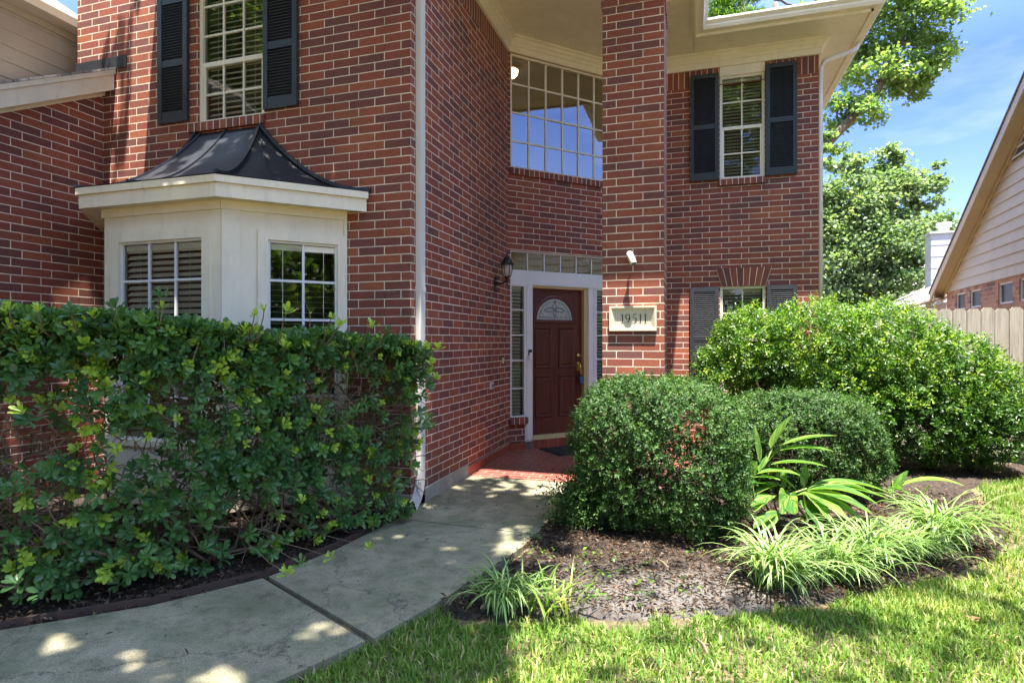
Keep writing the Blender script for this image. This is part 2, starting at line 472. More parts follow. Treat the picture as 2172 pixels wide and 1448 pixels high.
def wood_door():
    m, nt, n, l, b = mat_new('mahogany_door')
    tc = n.new('ShaderNodeTexCoord'); mp = n.new('ShaderNodeMapping'); mp.inputs['Scale'].default_value = (18, 18, 1.0)
    l.new(tc.outputs['Object'], mp.inputs[0]); t = tex_noise(n, 2.2, 6, .65); l.new(mp.outputs[0], t.inputs['Vector'])
    r = ramp(n, [(.25, (.050, .011, .010)), (.5, (.092, .020, .017)), (.8, (.14, .035, .027))]); l.new(t.outputs['Fac'], r.inputs[0])
    l.new(r.outputs[0], b.inputs['Base Color']); b.inputs['Roughness'].default_value = .33
    bump(nt, t.outputs['Fac'], b, .12, .003)
    return m
M['door'] = wood_door()

def concrete():
    m, nt, n, l, b = mat_new('walk_concrete')
    tc = n.new('ShaderNodeTexCoord')
    t = tex_noise(n, 1.6, 7, .62); l.new(tc.outputs['Object'], t.inputs['Vector'])
    r = ramp(n, [(.26, (.160, .142, .095)), (.5, (.26, .232, .160)), (.74, (.37, .33, .24))]); l.new(t.outputs['Fac'], r.inputs[0])
    t2 = tex_noise(n, 130, 4, .7); l.new(tc.outputs['Object'], t2.inputs['Vector'])
    r2 = ramp(n, [(.32, (.50,)*3), (.68, (1.45,)*3)]); l.new(t2.outputs['Fac'], r2.inputs[0])
    c = mixc(n, l, 1.0, r.outputs[0], r2.outputs[0], 'MULTIPLY')
    t3 = tex_noise(n, 2.3, 5, .7); mp = n.new('ShaderNodeMapping'); mp.inputs['Location'].default_value = (3.1, 7.7, 0); l.new(tc.outputs['Object'], mp.inputs[0]); l.new(mp.outputs[0], t3.inputs['Vector'])
    r3 = ramp(n, [(.42, (0,)*3), (.68, (.8,)*3)]); l.new(t3.outputs['Fac'], r3.inputs[0])
    c = mixc(n, l, r3.outputs[0], c, (.125, .145, .080))           # algae
    v = n.new('ShaderNodeTexVoronoi'); v.inputs['Scale'].default_value = 26; l.new(tc.outputs['Object'], v.inputs['Vector'])
    rv = ramp(n, [(.03, (.6,)*3), (.07, (0,)*3)]); l.new(v.outputs['Distance'], rv.inputs[0])
    c = mixc(n, l, rv.outputs[0], c, (.55, .55, .52))
    t5 = tex_noise(n, 9, 8, .8); l.new(tc.outputs['Object'], t5.inputs['Vector'])
    r5 = ramp(n, [(.36, (.62,)*3), (.50, (1,)*3), (.66, (1.16,)*3)]); l.new(t5.outputs['Fac'], r5.inputs[0]); c = mixc(n, l, 1.0, c, r5.outputs[0], 'MULTIPLY')
    nd = tex_noise(n, 2.2, 6, .7); l.new(tc.outputs['Object'], nd.inputs['Vector'])
    av = n.new('ShaderNodeMixRGB'); av.blend_type = 'ADD'; av.inputs[0].default_value = .5; l.new(tc.outputs['Object'], av.inputs[1]); l.new(nd.outputs['Color'], av.inputs[2])
    vc = n.new('ShaderNodeTexVoronoi'); vc.feature = 'DISTANCE_TO_EDGE'; vc.inputs['Scale'].default_value = .75; l.new(av.outputs[0], vc.inputs['Vector'])
    rc = ramp(n, [(.0, (.75,)*3), (.006, (0,)*3)]); l.new(vc.outputs['Distance'], rc.inputs[0]); c = mixc(n, l, rc.outputs[0], c, (.05, .045, .035))
    l.new(c, b.inputs['Base Color']); b.inputs['Roughness'].default_value = .9
    bump(nt, t2.outputs['Fac'], b, .5, .004)
    return m
M['concrete'] = concrete()

def soil(name, dark, light, ash=None, sc=38):
    m, nt, n, l, b = mat_new(name)
    tc = n.new('ShaderNodeTexCoord')
    t = tex_noise(n, sc, 8, .78); l.new(tc.outputs['Object'], t.inputs['Vector'])
    r = ramp(n, [(.36, dark), (.50, tuple(a*.7+b_*.3 for a, b_ in zip(dark, light))), (.64, light)]); l.new(t.outputs['Fac'], r.inputs[0])
    c = r.outputs[0]
    # fibres and chips
    v = n.new('ShaderNodeTexVoronoi'); v.inputs['Scale'].default_value = sc*1.6; v.inputs['Randomness'].default_value = 1
    mpv = n.new('ShaderNodeMapping'); mpv.inputs['Scale'].default_value = (1, .45, 1); mpv.inputs['Rotation'].default_value = (0, 0, .6)
    l.new(tc.outputs['Object'], mpv.inputs[0]); l.new(mpv.outputs[0], v.inputs['Vector'])
    rv = ramp(n, [(.0, (.45,)*3), (1, (1.7,)*3)]); l.new(v.outputs['Color'], rv.inputs[0])
    c = mixc(n, l, .8, c, rv.outputs[0], 'MULTIPLY')
    if ash:
        g = n.new('ShaderNodeTexGradient'); g.gradient_type = 'SPHERICAL'
        mp = n.new('ShaderNodeMapping'); mp.vector_type = 'TEXTURE'; mp.inputs['Location'].default_value = ash[0]; mp.inputs['Scale'].default_value = ash[1]; mp.inputs['Rotation'].default_value = (0, 0, R(20))
        l.new(tc.outputs['Object'], mp.inputs[0]); l.new(mp.outputs[0], g.inputs[0])
        t2 = tex_noise(n, 6, 9, .8); l.new(tc.outputs['Object'], t2.inputs['Vector'])
        t4 = tex_noise(n, 70, 5, .8); l.new(tc.outputs['Object'], t4.inputs['Vector'])
        ad = n.new('ShaderNodeMath'); ad.operation = 'MULTIPLY_ADD'; l.new(t2.outputs['Fac'], ad.inputs[0]); ad.inputs[1].default_value = 1.5; l.new(g.outputs['Fac'], ad.inputs[2])
        ad2 = n.new('ShaderNodeMath'); ad2.operation = 'MULTIPLY_ADD'; l.new(t4.outputs['Fac'], ad2.inputs[0]); ad2.inputs[1].default_value = .9; l.new(ad.outputs[0], ad2.inputs[2])
        r2 = ramp(n, [(.0, (0,)*3), (1.0, (.75,)*3)]); mr = n.new('ShaderNodeMapRange'); mr.inputs[1].default_value = 1.50; mr.inputs[2].default_value = 1.95
        l.new(ad2.outputs[0], mr.inputs[0]); l.new(mr.outputs[0], r2.inputs[0])
        c = mixc(n, l, r2.outputs[0], c, (.25, .23, .215))
    l.new(c, b.inputs['Base Color']); b.inputs['Roughness'].default_value = 1
    bump(nt, t.outputs['Fac'], b, 1.0, .03)
    return m
M['mulch'] = soil('dark_mulch', (.018, .013, .010), (.125, .088, .066), ((-.15, 3.45, 0), (1.3, .75, 1)))
M['mulch2'] = soil('hedge_mulch', (.014, .010, .008), (.085, .055, .040))
M['lawn'] = soil('lawn_ground', (.09, .075, .035), (.30, .235, .13), sc=26)

def leafmat(name, stops, trans=.35, rough=.35, spec=.5, tcol=1.6):
    m, nt, n, l, b = mat_new(name)
    a = n.new('ShaderNodeAttribute'); a.attribute_name = 'tint'
    r = ramp(n, stops); l.new(a.outputs['Fac'], r.inputs[0])
    l.new(r.outputs[0], b.inputs['Base Color']); b.inputs['Roughness'].default_value = rough
    b.inputs['Specular IOR Level'].default_value = spec
    t = n.new('ShaderNodeBsdfTranslucent')
    tcn = mixc(n, l, 1.0, r.outputs[0], (tcol*1.15, tcol*1.2, tcol*.55), 'MULTIPLY'); l.new(tcn, t.inputs[0])
    mx = n.new('ShaderNodeMixShader'); mx.inputs[0].default_value = trans
    l.new(b.outputs[0], mx.inputs[1]); l.new(t.outputs[0], mx.inputs[2]); l.new(mx.outputs[0], n['Material Output'].inputs['Surface'])
    return m
M['hedge'] = leafmat('glossy_hedge_leaf', [(0, (.045, .115, .040)), (.5, (.085, .195, .050)), (.78, (.14, .28, .055)), (.81, (.29, .45, .055)), (1, (.46, .58, .09))], .25, .30, .55)
M['box'] = leafmat('small_leaf', [(0, (.024, .062, .016)), (.5, (.055, .125, .028)), (.9, (.12, .215, .040)), (1, (.20, .18, .07))], .25, .52, .35)
M['shrub'] = leafmat('shrub_leaf', [(0, (.028, .075, .014)), (.45, (.060, .145, .022)), (.8, (.15, .28, .032)), (1, (.36, .43, .05))], .35, .33)
M['gum'] = leafmat('sweetgum_leaf', [(0, (.07, .14, .045)), (.5, (.14, .23, .07)), (1, (.28, .37, .12))], .45, .45)
M['tree'] = leafmat('tree_leaf', [(0, (.05, .115, .025)), (.5, (.10, .21, .04)), (1, (.22, .36, .06))], .4, .45)
M['far'] = leafmat('far_leaf', [(0, (.08, .145, .065)), (.5, (.16, .24, .12)), (1, (.33, .40, .23))], .4, .55)
M['grass'] = leafmat('grass_blade', [(0, (.085, .17, .028)), (.5, (.165, .28, .045)), (.85, (.33, .38, .09)), (1, (.55, .48, .24))], .35, .5, .3, 1.3)
M['litter'] = leafmat('dry_litter', [(0, (.05, .03, .018)), (.5, (.13, .075, .04)), (1, (.30, .16, .08))], .1, .8, .2, 1)

def bladelet(name, edge, mid, lo, hi, trans=.3):
    """strap leaf with a coloured stripe along it, read from the leaf's own uv"""
    m, nt, n, l, b = mat_new(name)
    uv = n.new('ShaderNodeUVMap'); uv.uv_map = 'UVMap'; sp = n.new('ShaderNodeSeparateXYZ'); l.new(uv.outputs[0], sp.inputs[0])
    s = n.new('ShaderNodeMath'); s.operation = 'SUBTRACT'; l.new(sp.outputs[0], s.inputs[0]); s.inputs[1].default_value = .5
    ab = n.new('ShaderNodeMath'); ab.operation = 'ABSOLUTE'; l.new(s.outputs[0], ab.inputs[0])
    r = ramp(n, [(lo, mid), (hi, edge)]); l.new(ab.outputs[0], r.inputs[0])
    a = n.new('ShaderNodeAttribute'); a.attribute_name = 'tint'
    ra = ramp(n, [(0, (.75,)*3), (1, (1.25,)*3)]); l.new(a.outputs['Fac'], ra.inputs[0])
    c = mixc(n, l, 1.0, r.outputs[0], ra.outputs[0], 'MULTIPLY')
    l.new(c, b.inputs['Base Color']); b.inputs['Roughness'].default_value = .38
    t = n.new('ShaderNodeBsdfTranslucent'); l.new(mixc(n, l, 1.0, c, (1.5, 1.6, .8), 'MULTIPLY'), t.inputs[0])
    mx = n.new('ShaderNodeMixShader'); mx.inputs[0].default_value = trans
    l.new(b.outputs[0], mx.inputs[1]); l.new(t.outputs[0], mx.inputs[2]); l.new(mx.outputs[0], n['Material Output'].inputs['Surface'])
    return m
M['spider'] = bladelet('striped_strap_leaf', (.125, .26, .045), (.52, .58, .30), .09, .21)
def gingermat():
    m, nt, n, l, b = mat_new('variegated_leaf')
    uv = n.new('ShaderNodeUVMap'); uv.uv_map = 'UVMap'
    sp = n.new('ShaderNodeSeparateXYZ'); l.new(uv.outputs[0], sp.inputs[0])
    s = n.new('ShaderNodeMath'); s.operation = 'SUBTRACT'; l.new(sp.outputs[0], s.inputs[0]); s.inputs[1].default_value = .5
    ab = n.new('ShaderNodeMath'); ab.operation = 'ABSOLUTE'; l.new(s.outputs[0], ab.inputs[0])
    m1 = n.new('ShaderNodeMath'); m1.operation = 'MULTIPLY_ADD'; l.new(ab.outputs[0], m1.inputs[0]); m1.inputs[1].default_value = -1.3; l.new(sp.outputs[1], m1.inputs[2])
    cx = n.new('ShaderNodeCombineXYZ'); l.new(m1.outputs[0], cx.inputs[0]); l.new(s.outputs[0], cx.inputs[1])
    a = n.new('ShaderNodeAttribute'); a.attribute_name = 'tint'; l.new(a.outputs['Fac'], cx.inputs[2])
    mp = n.new('ShaderNodeMapping'); mp.inputs['Scale'].default_value = (11, 1.3, 20); l.new(cx.outputs[0], mp.inputs[0])
    t = tex_noise(n, 1, 3, .6); l.new(mp.outputs[0], t.inputs['Vector'])
    r = ramp(n, [(.44, (.05, .15, .035)), (.54, (.13, .28, .04)), (.64, (.46, .52, .13))]); l.new(t.outputs['Fac'], r.inputs[0])
    rt_ = ramp(n, [(0, (.62,)*3), (1, (1.25,)*3)]); l.new(a.outputs['Fac'], rt_.inputs[0])
    r = type('o', (), {'outputs': [mixc(n, l, 1.0, r.outputs[0], rt_.outputs[0], 'MULTIPLY')]})
    l.new(r.outputs[0], b.inputs['Base Color']); b.inputs['Roughness'].default_value = .35
    tt = n.new('ShaderNodeBsdfTranslucent'); l.new(mixc(n, l, 1.0, r.outputs[0], (1.6, 1.8, .7), 'MULTIPLY'), tt.inputs[0])
    mx = n.new('ShaderNodeMixShader'); mx.inputs[0].default_value = .35
    l.new(b.outputs[0], mx.inputs[1]); l.new(tt.outputs[0], mx.inputs[2]); l.new(mx.outputs[0], n['Material Output'].inputs['Surface'])
    bump(nt, t.outputs['Fac'], b, .2, .005)
    return m
M['ginger'] = gingermat()

def fencewood():
    m, nt, n, l, b = mat_new('weathered_fence_wood')
    tc = n.new('ShaderNodeTexCoord'); mp = n.new('ShaderNodeMapping'); mp.inputs['Scale'].default_value = (22, 22, 1.3)
    l.new(tc.outputs['Object'], mp.inputs[0]); t = tex_noise(n, 2, 7, .7); l.new(mp.outputs[0], t.inputs['Vector'])
    r = ramp(n, [(.25, (.20, .175, .15)), (.5, (.37, .33, .29)), (.8, (.50, .46, .41))]); l.new(t.outputs['Fac'], r.inputs[0])
    l.new(r.outputs[0], b.inputs['Base Color']); b.inputs['Roughness'].default_value = .9
    bump(nt, t.outputs['Fac'], b, .4, .006)
    return m
M['fence'] = fencewood()

def emis(name, col, st):
    m, nt, n, l, b = mat_new(name)
    b.inputs['Base Color'].default_value = (*col, 1); b.inputs['Emission Color'].default_value = (*col, 1); b.inputs['Emission Strength'].default_value = st
    return m
M['glow'] = emis('lit_dome', (1.0, .86, .62), 3.0)

# ------------------------------------------------------------------ ground, beds, walk
PATH_L = [(-2.285, 5.82), (-2.275, 4.7), (-2.27, 4.24), (-2.34, 3.5), (-2.47, 2.94), (-2.80, 2.45), (-3.28, 2.02), (-4.2, 1.45), (-5.6, .95), (-7.5, .6)]
PATH_R = [(-1.17, 5.82), (-1.09, 5.02), (-1.10, 4.40), (-1.137, 3.85), (-1.33, 2.95), (-1.476, 2.458), (-1.655, 2.08), (-2.0, 1.58), (-2.6, 1.05), (-3.6, .45), (-5.2, -.05), (-7.5, -.35)]
PATH = PATH_L + PATH_R[::-1]
BED_R = [(-1.17, 5.80), (-1.09, 5.02), (-1.10, 4.40), (-1.137, 3.85), (-1.25, 3.25), (-1.34, 2.90), (-1.15, 2.88), (-.80, 2.98), (-.55, 3.06), (-.1, 3.16), (.43, 3.46), (1.0, 3.82), (1.5, 4.2),
         (2.0, 4.75), (2.35, 5.4), (2.5, 6.2), (2.7, 6.95), (3.3, 7.5), (3.8, 8.0), (3.8, 8.42), (1.6, 8.52), (-.2, 8.52), (-.2, 5.80)]
BED_L = [(-2.285, 4.5)] + [(x - .01, y) for x, y in PATH_L[1:]] + [(-7.5, 4.4), (-2.4, 4.5)]

gm = MB()
gm.face([(-300, -300, -.045), (300, -300, -.045), (300, 300, -.045), (-300, 300, -.045)])
g = gm.build('ground', M['lawn']); tag(g, kind='structure', label='grassy ground around the house')

def poly_dist(x, y, poly):
    d = np.full(x.shape, 9.0)
    for k in range(len(poly)):
        (x0, y0), (x1, y1) = poly[k], poly[(k+1) % len(poly)]
        L2 = (x1-x0)**2+(y1-y0)**2+1e-9; t = np.clip(((x-x0)*(x1-x0)+(y-y0)*(y1-y0))/L2, 0, 1)
        d = np.minimum(d, np.hypot(x-x0-t*(x1-x0), y-y0-t*(y1-y0)))
    return np.where(in_poly(x, y, poly), d, -d)
def grid_bed(name, poly, mat, res, z0, amp, seed, fall=.16, avoid=None):
    xs = [p[0] for p in poly]; ys = [p[1] for p in poly]
    x0, x1, y0, y1 = min(xs)-.2, max(xs)+.2, min(ys)-.2, max(ys)+.2
    nx = int((x1-x0)/res)+1; ny = int((y1-y0)/res)+1
    X, Y = np.meshgrid(x0+np.arange(nx+1)*res, y0+np.arange(ny+1)*res, indexing='ij')
    Dm = poly_dist(X, Y, poly)+.09*(fbm(X*4, Y*4, seed+4)-.5)
    Z = z0 + amp*(fbm(X*3, Y*3, seed)-.5)*2 + amp*1.3*(vnoise(X*23, Y*23, seed+9)-.5)+amp*.9*(vnoise(X*47, Y*47, seed+19)-.5)
    f_ = np.clip((Dm+.06)/fall, 0, 1); f_ = f_*f_*(3-2*f_)
    Z = -.075+(Z+.075)*f_
    cx, cy = X[:-1, :-1]+res/2, Y[:-1, :-1]+res/2
    ok = (Dm[:-1, :-1] > -.12)
    I = np.arange((nx+1)*(ny+1)).reshape(nx+1, ny+1)
    f = np.stack([I[:-1, :-1], I[1:, :-1], I[1:, 1:], I[:-1, 1:]], -1)[ok]
    V = np.stack([X, Y, Z], -1).reshape(-1, 3)
    me = bpy.data.meshes.new(name); me.from_pydata(V.tolist(), [], f.tolist()); me.update()
    me.polygons.foreach_set('use_smooth', [True]*len(me.polygons))
    me.materials.append(mat)
    o = bpy.data.objects.new(name, me); COL.objects.link(o); return tag(o, kind='structure')
grid_bed('garden_bed', BED_R, M['mulch'], .022, -.014, .013, 4)
grid_bed('hedge_bed', BED_L, M['mulch2'], .035, -.026, .012, 8, .10)

def prism(mb, poly, z0, z1):
    """poly clockwise or not; top and sides"""
    a = sum(poly[i][0]*poly[(i+1) % len(poly)][1]-poly[(i+1) % len(poly)][0]*poly[i][1] for i in range(len(poly)))
    if a < 0: poly = poly[::-1]
    mb.face([(x, y, z1) for x, y in poly], [(x, y) for x, y in poly])
    for i in range(len(poly)):
        (x0, y0), (x1, y1) = poly[i], poly[(i+1) % len(poly)]
        mb.face([(x0, y0, z0), (x1, y1, z0), (x1, y1, z1), (x0, y0, z1)], [(x0+y0, z0), (x1+y1, z0), (x1+y1, z1), (x0+y0, z1)])
slabs = [([(-2.285, 5.815), (-2.275, 4.7), (-2.27, 4.25), (-1.103, 4.20), (-1.10, 4.40), (-1.09, 5.02), (-1.17, 5.815)]),
         ([(-2.271, 4.235), (-2.34, 3.5), (-2.462, 2.962), (-1.464, 2.497), (-1.33, 2.95), (-1.137, 3.85), (-1.104, 4.185)]),
         ([(-2.478, 2.93), (-2.80, 2.45), (-3.28, 2.02), (-4.2, 1.45), (-5.6, .95), (-7.5, .6), (-7.5, -.35), (-5.2, -.05), (-3.6, .45), (-2.6, 1.05), (-2.0, 1.58), (-1.655, 2.08), (-1.492, 2.462)])]
for i, p in enumerate(slabs):
    mb = MB(); prism(mb, p, -.12, 0.0)
    o = mb.build('path', M['concrete']); tag(o, kind='structure')
mb = MB()
mb.tube([(-2.465, 2.953, -.030), (-1.95, 2.715, -.028), (-1.478, 2.483, -.029)], .013, 6)
o = mb.build('joint_strip', M['darktwig'], origin=(-1.95, 2.7, -.02)); tag(o, 'dark weathered wood strip set in the wide joint of the concrete walk', 'joint strip')
# porch tile floor
mb = MB(); prism(mb, [(-2.285, 5.825), (.15, 5.825), (.15, 8.53), (-1.0, 8.53), (-2.285, 7.25)], -.10, .002)
o = mb.build('porch_floor', M['tile']); tag(o, kind='structure')
# edging along the hedge bed
mb = MB()
ed = [(-2.295, 4.62), (-2.29, 4.2), (-2.36, 3.5), (-2.49, 2.96), (-2.82, 2.475), (-3.30, 2.045), (-4.2, 1.48), (-5.6, .98)]
for (x0, y0), (x1, y1) in zip(ed[:-1], ed[1:]):
    L = math.hypot(x1-x0, y1-y0); F = frame(x0, y0, math.atan2(y1-y0, x1-x0)); mb.box(F, -.004, L+.004, .0, .022, -.06, .030)
o = mb.build('garden_edging', M['edging'], origin=(-2.5, 2.95, 0)); tag(o, 'low dark brown edging board between hedge bed and concrete walk', 'edging')

# ------------------------------------------------------------------ THE HOUSE
H = thing('brick_house', (-2.285, 4.5, 0), 'two storey red brick house with cream bay window and tall brick porch column', 'house')
CX, FY = -2.285, 4.5
Ff = W                                                       # s = X, o = -Y
def FfY(y): return frame(0, y, 0)
FRONT = frame(0, FY, 0)
SIDE = frame(CX, FY, math.pi/2)                               # s runs away from the camera, o to +X
DOORW = frame(CX, 7.25, math.pi/4)
RIGHT = frame(0, 8.53, 0)
ZS, ZF = 4.967, 5.20                                          # soldier course, frieze bottom
SOF = 5.39

# front wall with upstairs window; corner joint phase: u = 0 at the corner
mb = MB()
mb.wall(FRONT, -6.14, CX, ZB, 6.2, holes=[(-4.56, -3.79, 3.53, 5.02), (-5.40, -3.05, .25, 2.60)], du=-CX, reveal=.09)
mb.wall(frame(-6.14, 4.9, -math.pi/2, True), 0, .4, 2.0, 6.2)
mb.build('front_wall', M['brick'], H)
mb = MB(); mb.wall(SIDE, 0, 2.75, ZB, ZS, du=.254*.37+.0, dv=0); mb.build('porch_side_wall', M['brick'], H)
mb = MB()
mb.wall(DOORW, 0, 1.82, ZB, ZF, holes=[(.035, 1.69, 3.70, 5.20), (.035, 1.63, .0, 2.625)], du=.03, reveal=.10)
mb.build('entry_wall', M['brick'], H)
mb = MB()
mb.wall(RIGHT, -1.0, 1.60, ZB-.12, ZS, holes=[(.372, .945, 3.655, 5.075), (.378, .955, .72, 2.185)], du=-1.6+.254*.37, reveal=.09)
mb.wall(frame(1.60, 8.53, math.pi/2), 0, 5.0, ZB-.12, ZF)
mb.build('right_wall', M['brick'], H)
def soldier(name, F, s0, s1, z0, z1, ph=0.0, o=.0, th=0, wedge=0):
    """upright bricks: brick length along z"""
    mb = MB()
    q = [F(s0, o, z0), F(s1, o, z0), F(s1+wedge, o, z1), F(s0-wedge, o, z1)]
    zz = .035
    if wedge:
        for k in range(8):
            a, b = k/8, (k+1)/8
            mb.face([q[0].lerp(q[1], a), q[0].lerp(q[1], b), q[3].lerp(q[2], b), q[3].lerp(q[2], a)], [(zz, k*.0762), (zz, (k+1)*.0762), (zz+z1-z0, (k+1)*.0762), (zz+z1-z0, k*.0762)])
    else:
        mb.face(q, [(zz, s0+ph), (zz, s1+ph), (zz+z1-z0, s1+ph), (zz+z1-z0, s0+ph)])
    if th:
        b = [F(s0, o-th, z0), F(s1, o-th, z0), F(s1+wedge, o-th, z1), F(s0-wedge, o-th, z1)]
        uvm = lambda pts: [(.05, .02)]*4
        for i in range(4):
            j = (i+1) % 4
            if i == 2:  mb.face([q[3], q[2], b[2], b[3]], [(.035, s0+ph), (.035, s1+ph), (.035+th, s1+ph), (.035+th, s0+ph)])
            else: mb.face([q[i], b[i], b[j], q[j]], [(.05, .02), (.15, .02), (.15, .06), (.05, .06)])
    return mb.build(name, M['soldier'], H)
soldier('soldier_course', SIDE, 0, 2.75, ZS, ZF)
soldier('soldier_course', RIGHT, -1.0, .372, ZS, ZF, .02)
soldier('soldier_course', RIGHT, .945, 1.60, ZS, ZF, .05)
soldier('flat_arch', RIGHT, .395, .955, 2.187, 2.435, .0, .012, .012, .075)
soldier('window_sill', FRONT, -4.66, -3.775, 3.445, 3.528, .0, .035, .12)
soldier('window_sill', DOORW, .02, 1.70, 3.615, 3.698, .0, .03, .12)
soldier('window_sill', RIGHT, .36, .957, 3.57, 3.653, .0, .03, .12)
soldier('window_sill', DOORW, .02, .285, .345, .43, .0, .035, .14)
# brick below the left side light
mb = MB(); mb.wall(DOORW, .035, .265, .085, .35, du=.03, o=-.02); mb.build('sidelight_wall', M['brick'], H)

# foundation and tile skirting
mb = MB(); mb.box(SIDE, 0, 1.31, -.25, .012, -.2, ZB); mb.box(FRONT, -6.14, CX+.012, -.25, .012, -.2, ZB-.003)
mb.build('foundation', M['foundation'], H)
mb = MB(); mb.box(SIDE, 1.315, 2.755, -.02, .014, .002, .095, du=.02); mb.build('skirting', M['skirt'], H)
mb = MB(); mb.box(DOORW, .012, .265, -.02, .012, .002, .088); mb.box(DOORW, .38, 1.25, -.06, .03, .002, .118); mb.box(DOORW, 1.41, 1.8, -.02, .012, .002, .4); mb.build('skirting', M['skirt'], H)

# ---- column
mb = MB()
COLF = frame(0, 5.73, 0)
x0, x1 = -.835, -.25
mb.box(COLF, x0, x1, -.585, 0, 0, SOF, du=.86-.254*.63, dv=0)
mb.build('porch_column', M['brick'], H)
mb = MB(); mb.box(COLF, x0-.012, x1+.012, -.597, .012, 4.695, 4.70+.0762*2, du=.84, dv=0); mb.build('column_cap', M['brick'], H)

# ---- frieze, crown, soffit
fr = MB()
fr.box(SIDE, 0, 2.75, 0, .03, ZF, SOF)
fr.box(DOORW, .012, 1.80, 0, .03, ZF, SOF)
fr.box(RIGHT, -.99, 1.63, 0, .03, ZF, SOF)
fr.box(frame(1.60, 8.53, math.pi/2), 0, 5, 0, .03, ZF, SOF)
def crown(mb, F, s0, s1, m0=0, m1=0):
    prof = [(.03, 5.275), (.045, 5.285), (.05, 5.315), (.075, 5.335), (.09, 5.365), (.115, 5.372), (.12, SOF)]
    for (o0, za), (o1, zb) in zip(prof[:-1], prof[1:]):
        mb.face([F(s0+m0*o0, o0, za), F(s1+m1*o0, o0, za), F(s1+m1*o1, o1, zb), F(s0+m0*o1, o1, zb)], [(s0, za), (s1, za), (s1, zb), (s0, zb)])
crown(fr, SIDE, 0, 2.75, 0, -.41)
crown(fr, DOORW, 0, 1.81, .41, -.2)
crown(fr, RIGHT, -1.0, 1.60, .2, 1)
crown(fr, frame(1.60, 8.53, math.pi/2), 0, 5, -1, 0)
# flat board above the right upstairs window
fr.box(RIGHT, .372, .945, -.06, .004, 5.075, ZF)
fr.build('frieze', M['cream'], H)
sf = MB()
def slab(mb, poly, z0, z1):
    mb.face([(x, y, z0) for x, y in poly][::-1]); mb.face([(x, y, z1) for x, y in poly])
slab(sf, [(CX, 5.16), (.03, 5.16), (.03, 7.95), (.03, 8.60), (-1.0, 8.60), (CX, 7.30)], SOF, SOF+.02)
slab(sf, [(.034, 7.95), (2.06, 7.95), (2.06, 13.5), (1.55, 13.5), (1.55, 8.60), (.034, 8.60)], SOF, SOF+.02)
slab(sf, [(-4.95, 3.92), (-1.72, 3.92), (-1.72, 5.15), (CX, 5.15), (CX, 4.5), (-4.95, 4.5)], SOF+.4, SOF+.42)  # unseen front eave; left end shaped to let a sun streak reach the wall
sf.build('soffit', M['cream'], H)
# board seams and vent of the soffit
mb = MB()
mb.box(frame(.0, 5.1, math.pi/2), 0, 2.83, -.001, .02, SOF-.028, SOF+.0)       # trim strip along the porch eave
mb.build('soffit_trim', M['cream'], H)
mb = MB()
for k in range(7): wbox(mb, -.30, -.20, 7.02+k*.045, 7.045+k*.045, SOF-.012, SOF-.001)
wbox(mb, -.32, -.18, 7.0, 7.34, SOF-.006, SOF-.0005)
mb.build('soffit_vent', M['cream'], H)
# fascia and gutters
def gutter(mb, F, s0, s1, a0=0, a1=0):
    """K-style gutter, outwards = o ; a0/a1 mitre"""
    pr = [(0, SOF+.015), (.085, SOF+.015), (.105, SOF+.05), (.105, SOF+.07), (.14, SOF+.105), (.14, SOF+.13), (.125, SOF+.135), (.125, SOF+.12), (0.0, SOF+.10)]
    for (o0, za), (o1, zb) in zip(pr[:-1], pr[1:]):
        mb.face([F(s0+a0*o0, o0, za), F(s1+a1*o0, o0, za), F(s1+a1*o1, o1, zb), F(s0+a0*o1, o1, zb)])
ga = MB()
PE = frame(.055, 5.12, math.pi/2)                   # porch eave, outwards +X
gutter(ga, PE, -.0, 2.81, -1, -1)
RE = frame(0, 7.93, 0)                             # right wing eave, outwards -Y
gutter(ga, RE, .055, 2.08, 1, 1)
SE = frame(2.08, 7.93, math.pi/2)
gutter(ga, SE, 0, 5.6, -1, 0)
FE = frame(0, 5.12, 0)
gutter(ga, FE, -2.2, .055, 0, 1)
ga.build('gutter', M['cream'], H)
fa = MB()
fa.box(PE, 0, 2.83, -.025, 0, SOF-.02, SOF+.13); fa.box(RE, .055, 2.08, -.025, 0, SOF-.02, SOF+.13); fa.box(SE, 0, 5.6, -.025, 0, SOF-.022, SOF+.13)
fa.box(FE, -2.2, .054, -.025, 0, SOF-.02, SOF+.13)
fa.box(frame(0, 3.9, 0), -4.95, -1.7, -.02, 0, SOF+.38, SOF+.58); fa.box(frame(-1.7, 3.9, math.pi/2), 0, 1.12, -.02, 0, SOF+.38, SOF+.58)
fa.build('fascia', M['cream'], H)
# roofs
def roofpoly(mb, pts, ud, th=.04):
    """sloped roof polygon with thickness; uv: ud = horizontal eave direction"""
    P = [Vector(p) for p in pts]; nrm = (P[1]-P[0]).cross(P[2]-P[0]).normalized()
    if nrm.z < 0: P.reverse(); nrm = -nrm
    u = Vector(ud).normalized(); v = nrm.cross(u)
    uv = [(p.dot(u), p.dot(v)) for p in P]
    mb.face(P, uv)
    Q = [p - nrm*th for p in P]
    mb.face(Q[::-1], uv[::-1])
    for i in range(len(P)):
        j = (i+1) % len(P)
        mb.face([P[i], Q[i], Q[j], P[j]], [uv[i], uv[i], uv[j], uv[j]])
z5 = SOF+.14; m = .53
rf = MB()
roofpoly(rf, [(.0, 7.86, z5), (2.14, 7.86, z5), (-.36, 10.36, z5+2.5*m), (-2.5, 10.36, z5+2.5*m), (-2.5, 10.0, z5+2.14*m)], (1, 0, 0))
roofpoly(rf, [(2.14, 7.86, z5), (2.14, 13.5, z5), (-.36, 13.5, z5+2.5*m), (-.36, 10.36, z5+2.5*m)], (0, 1, 0))
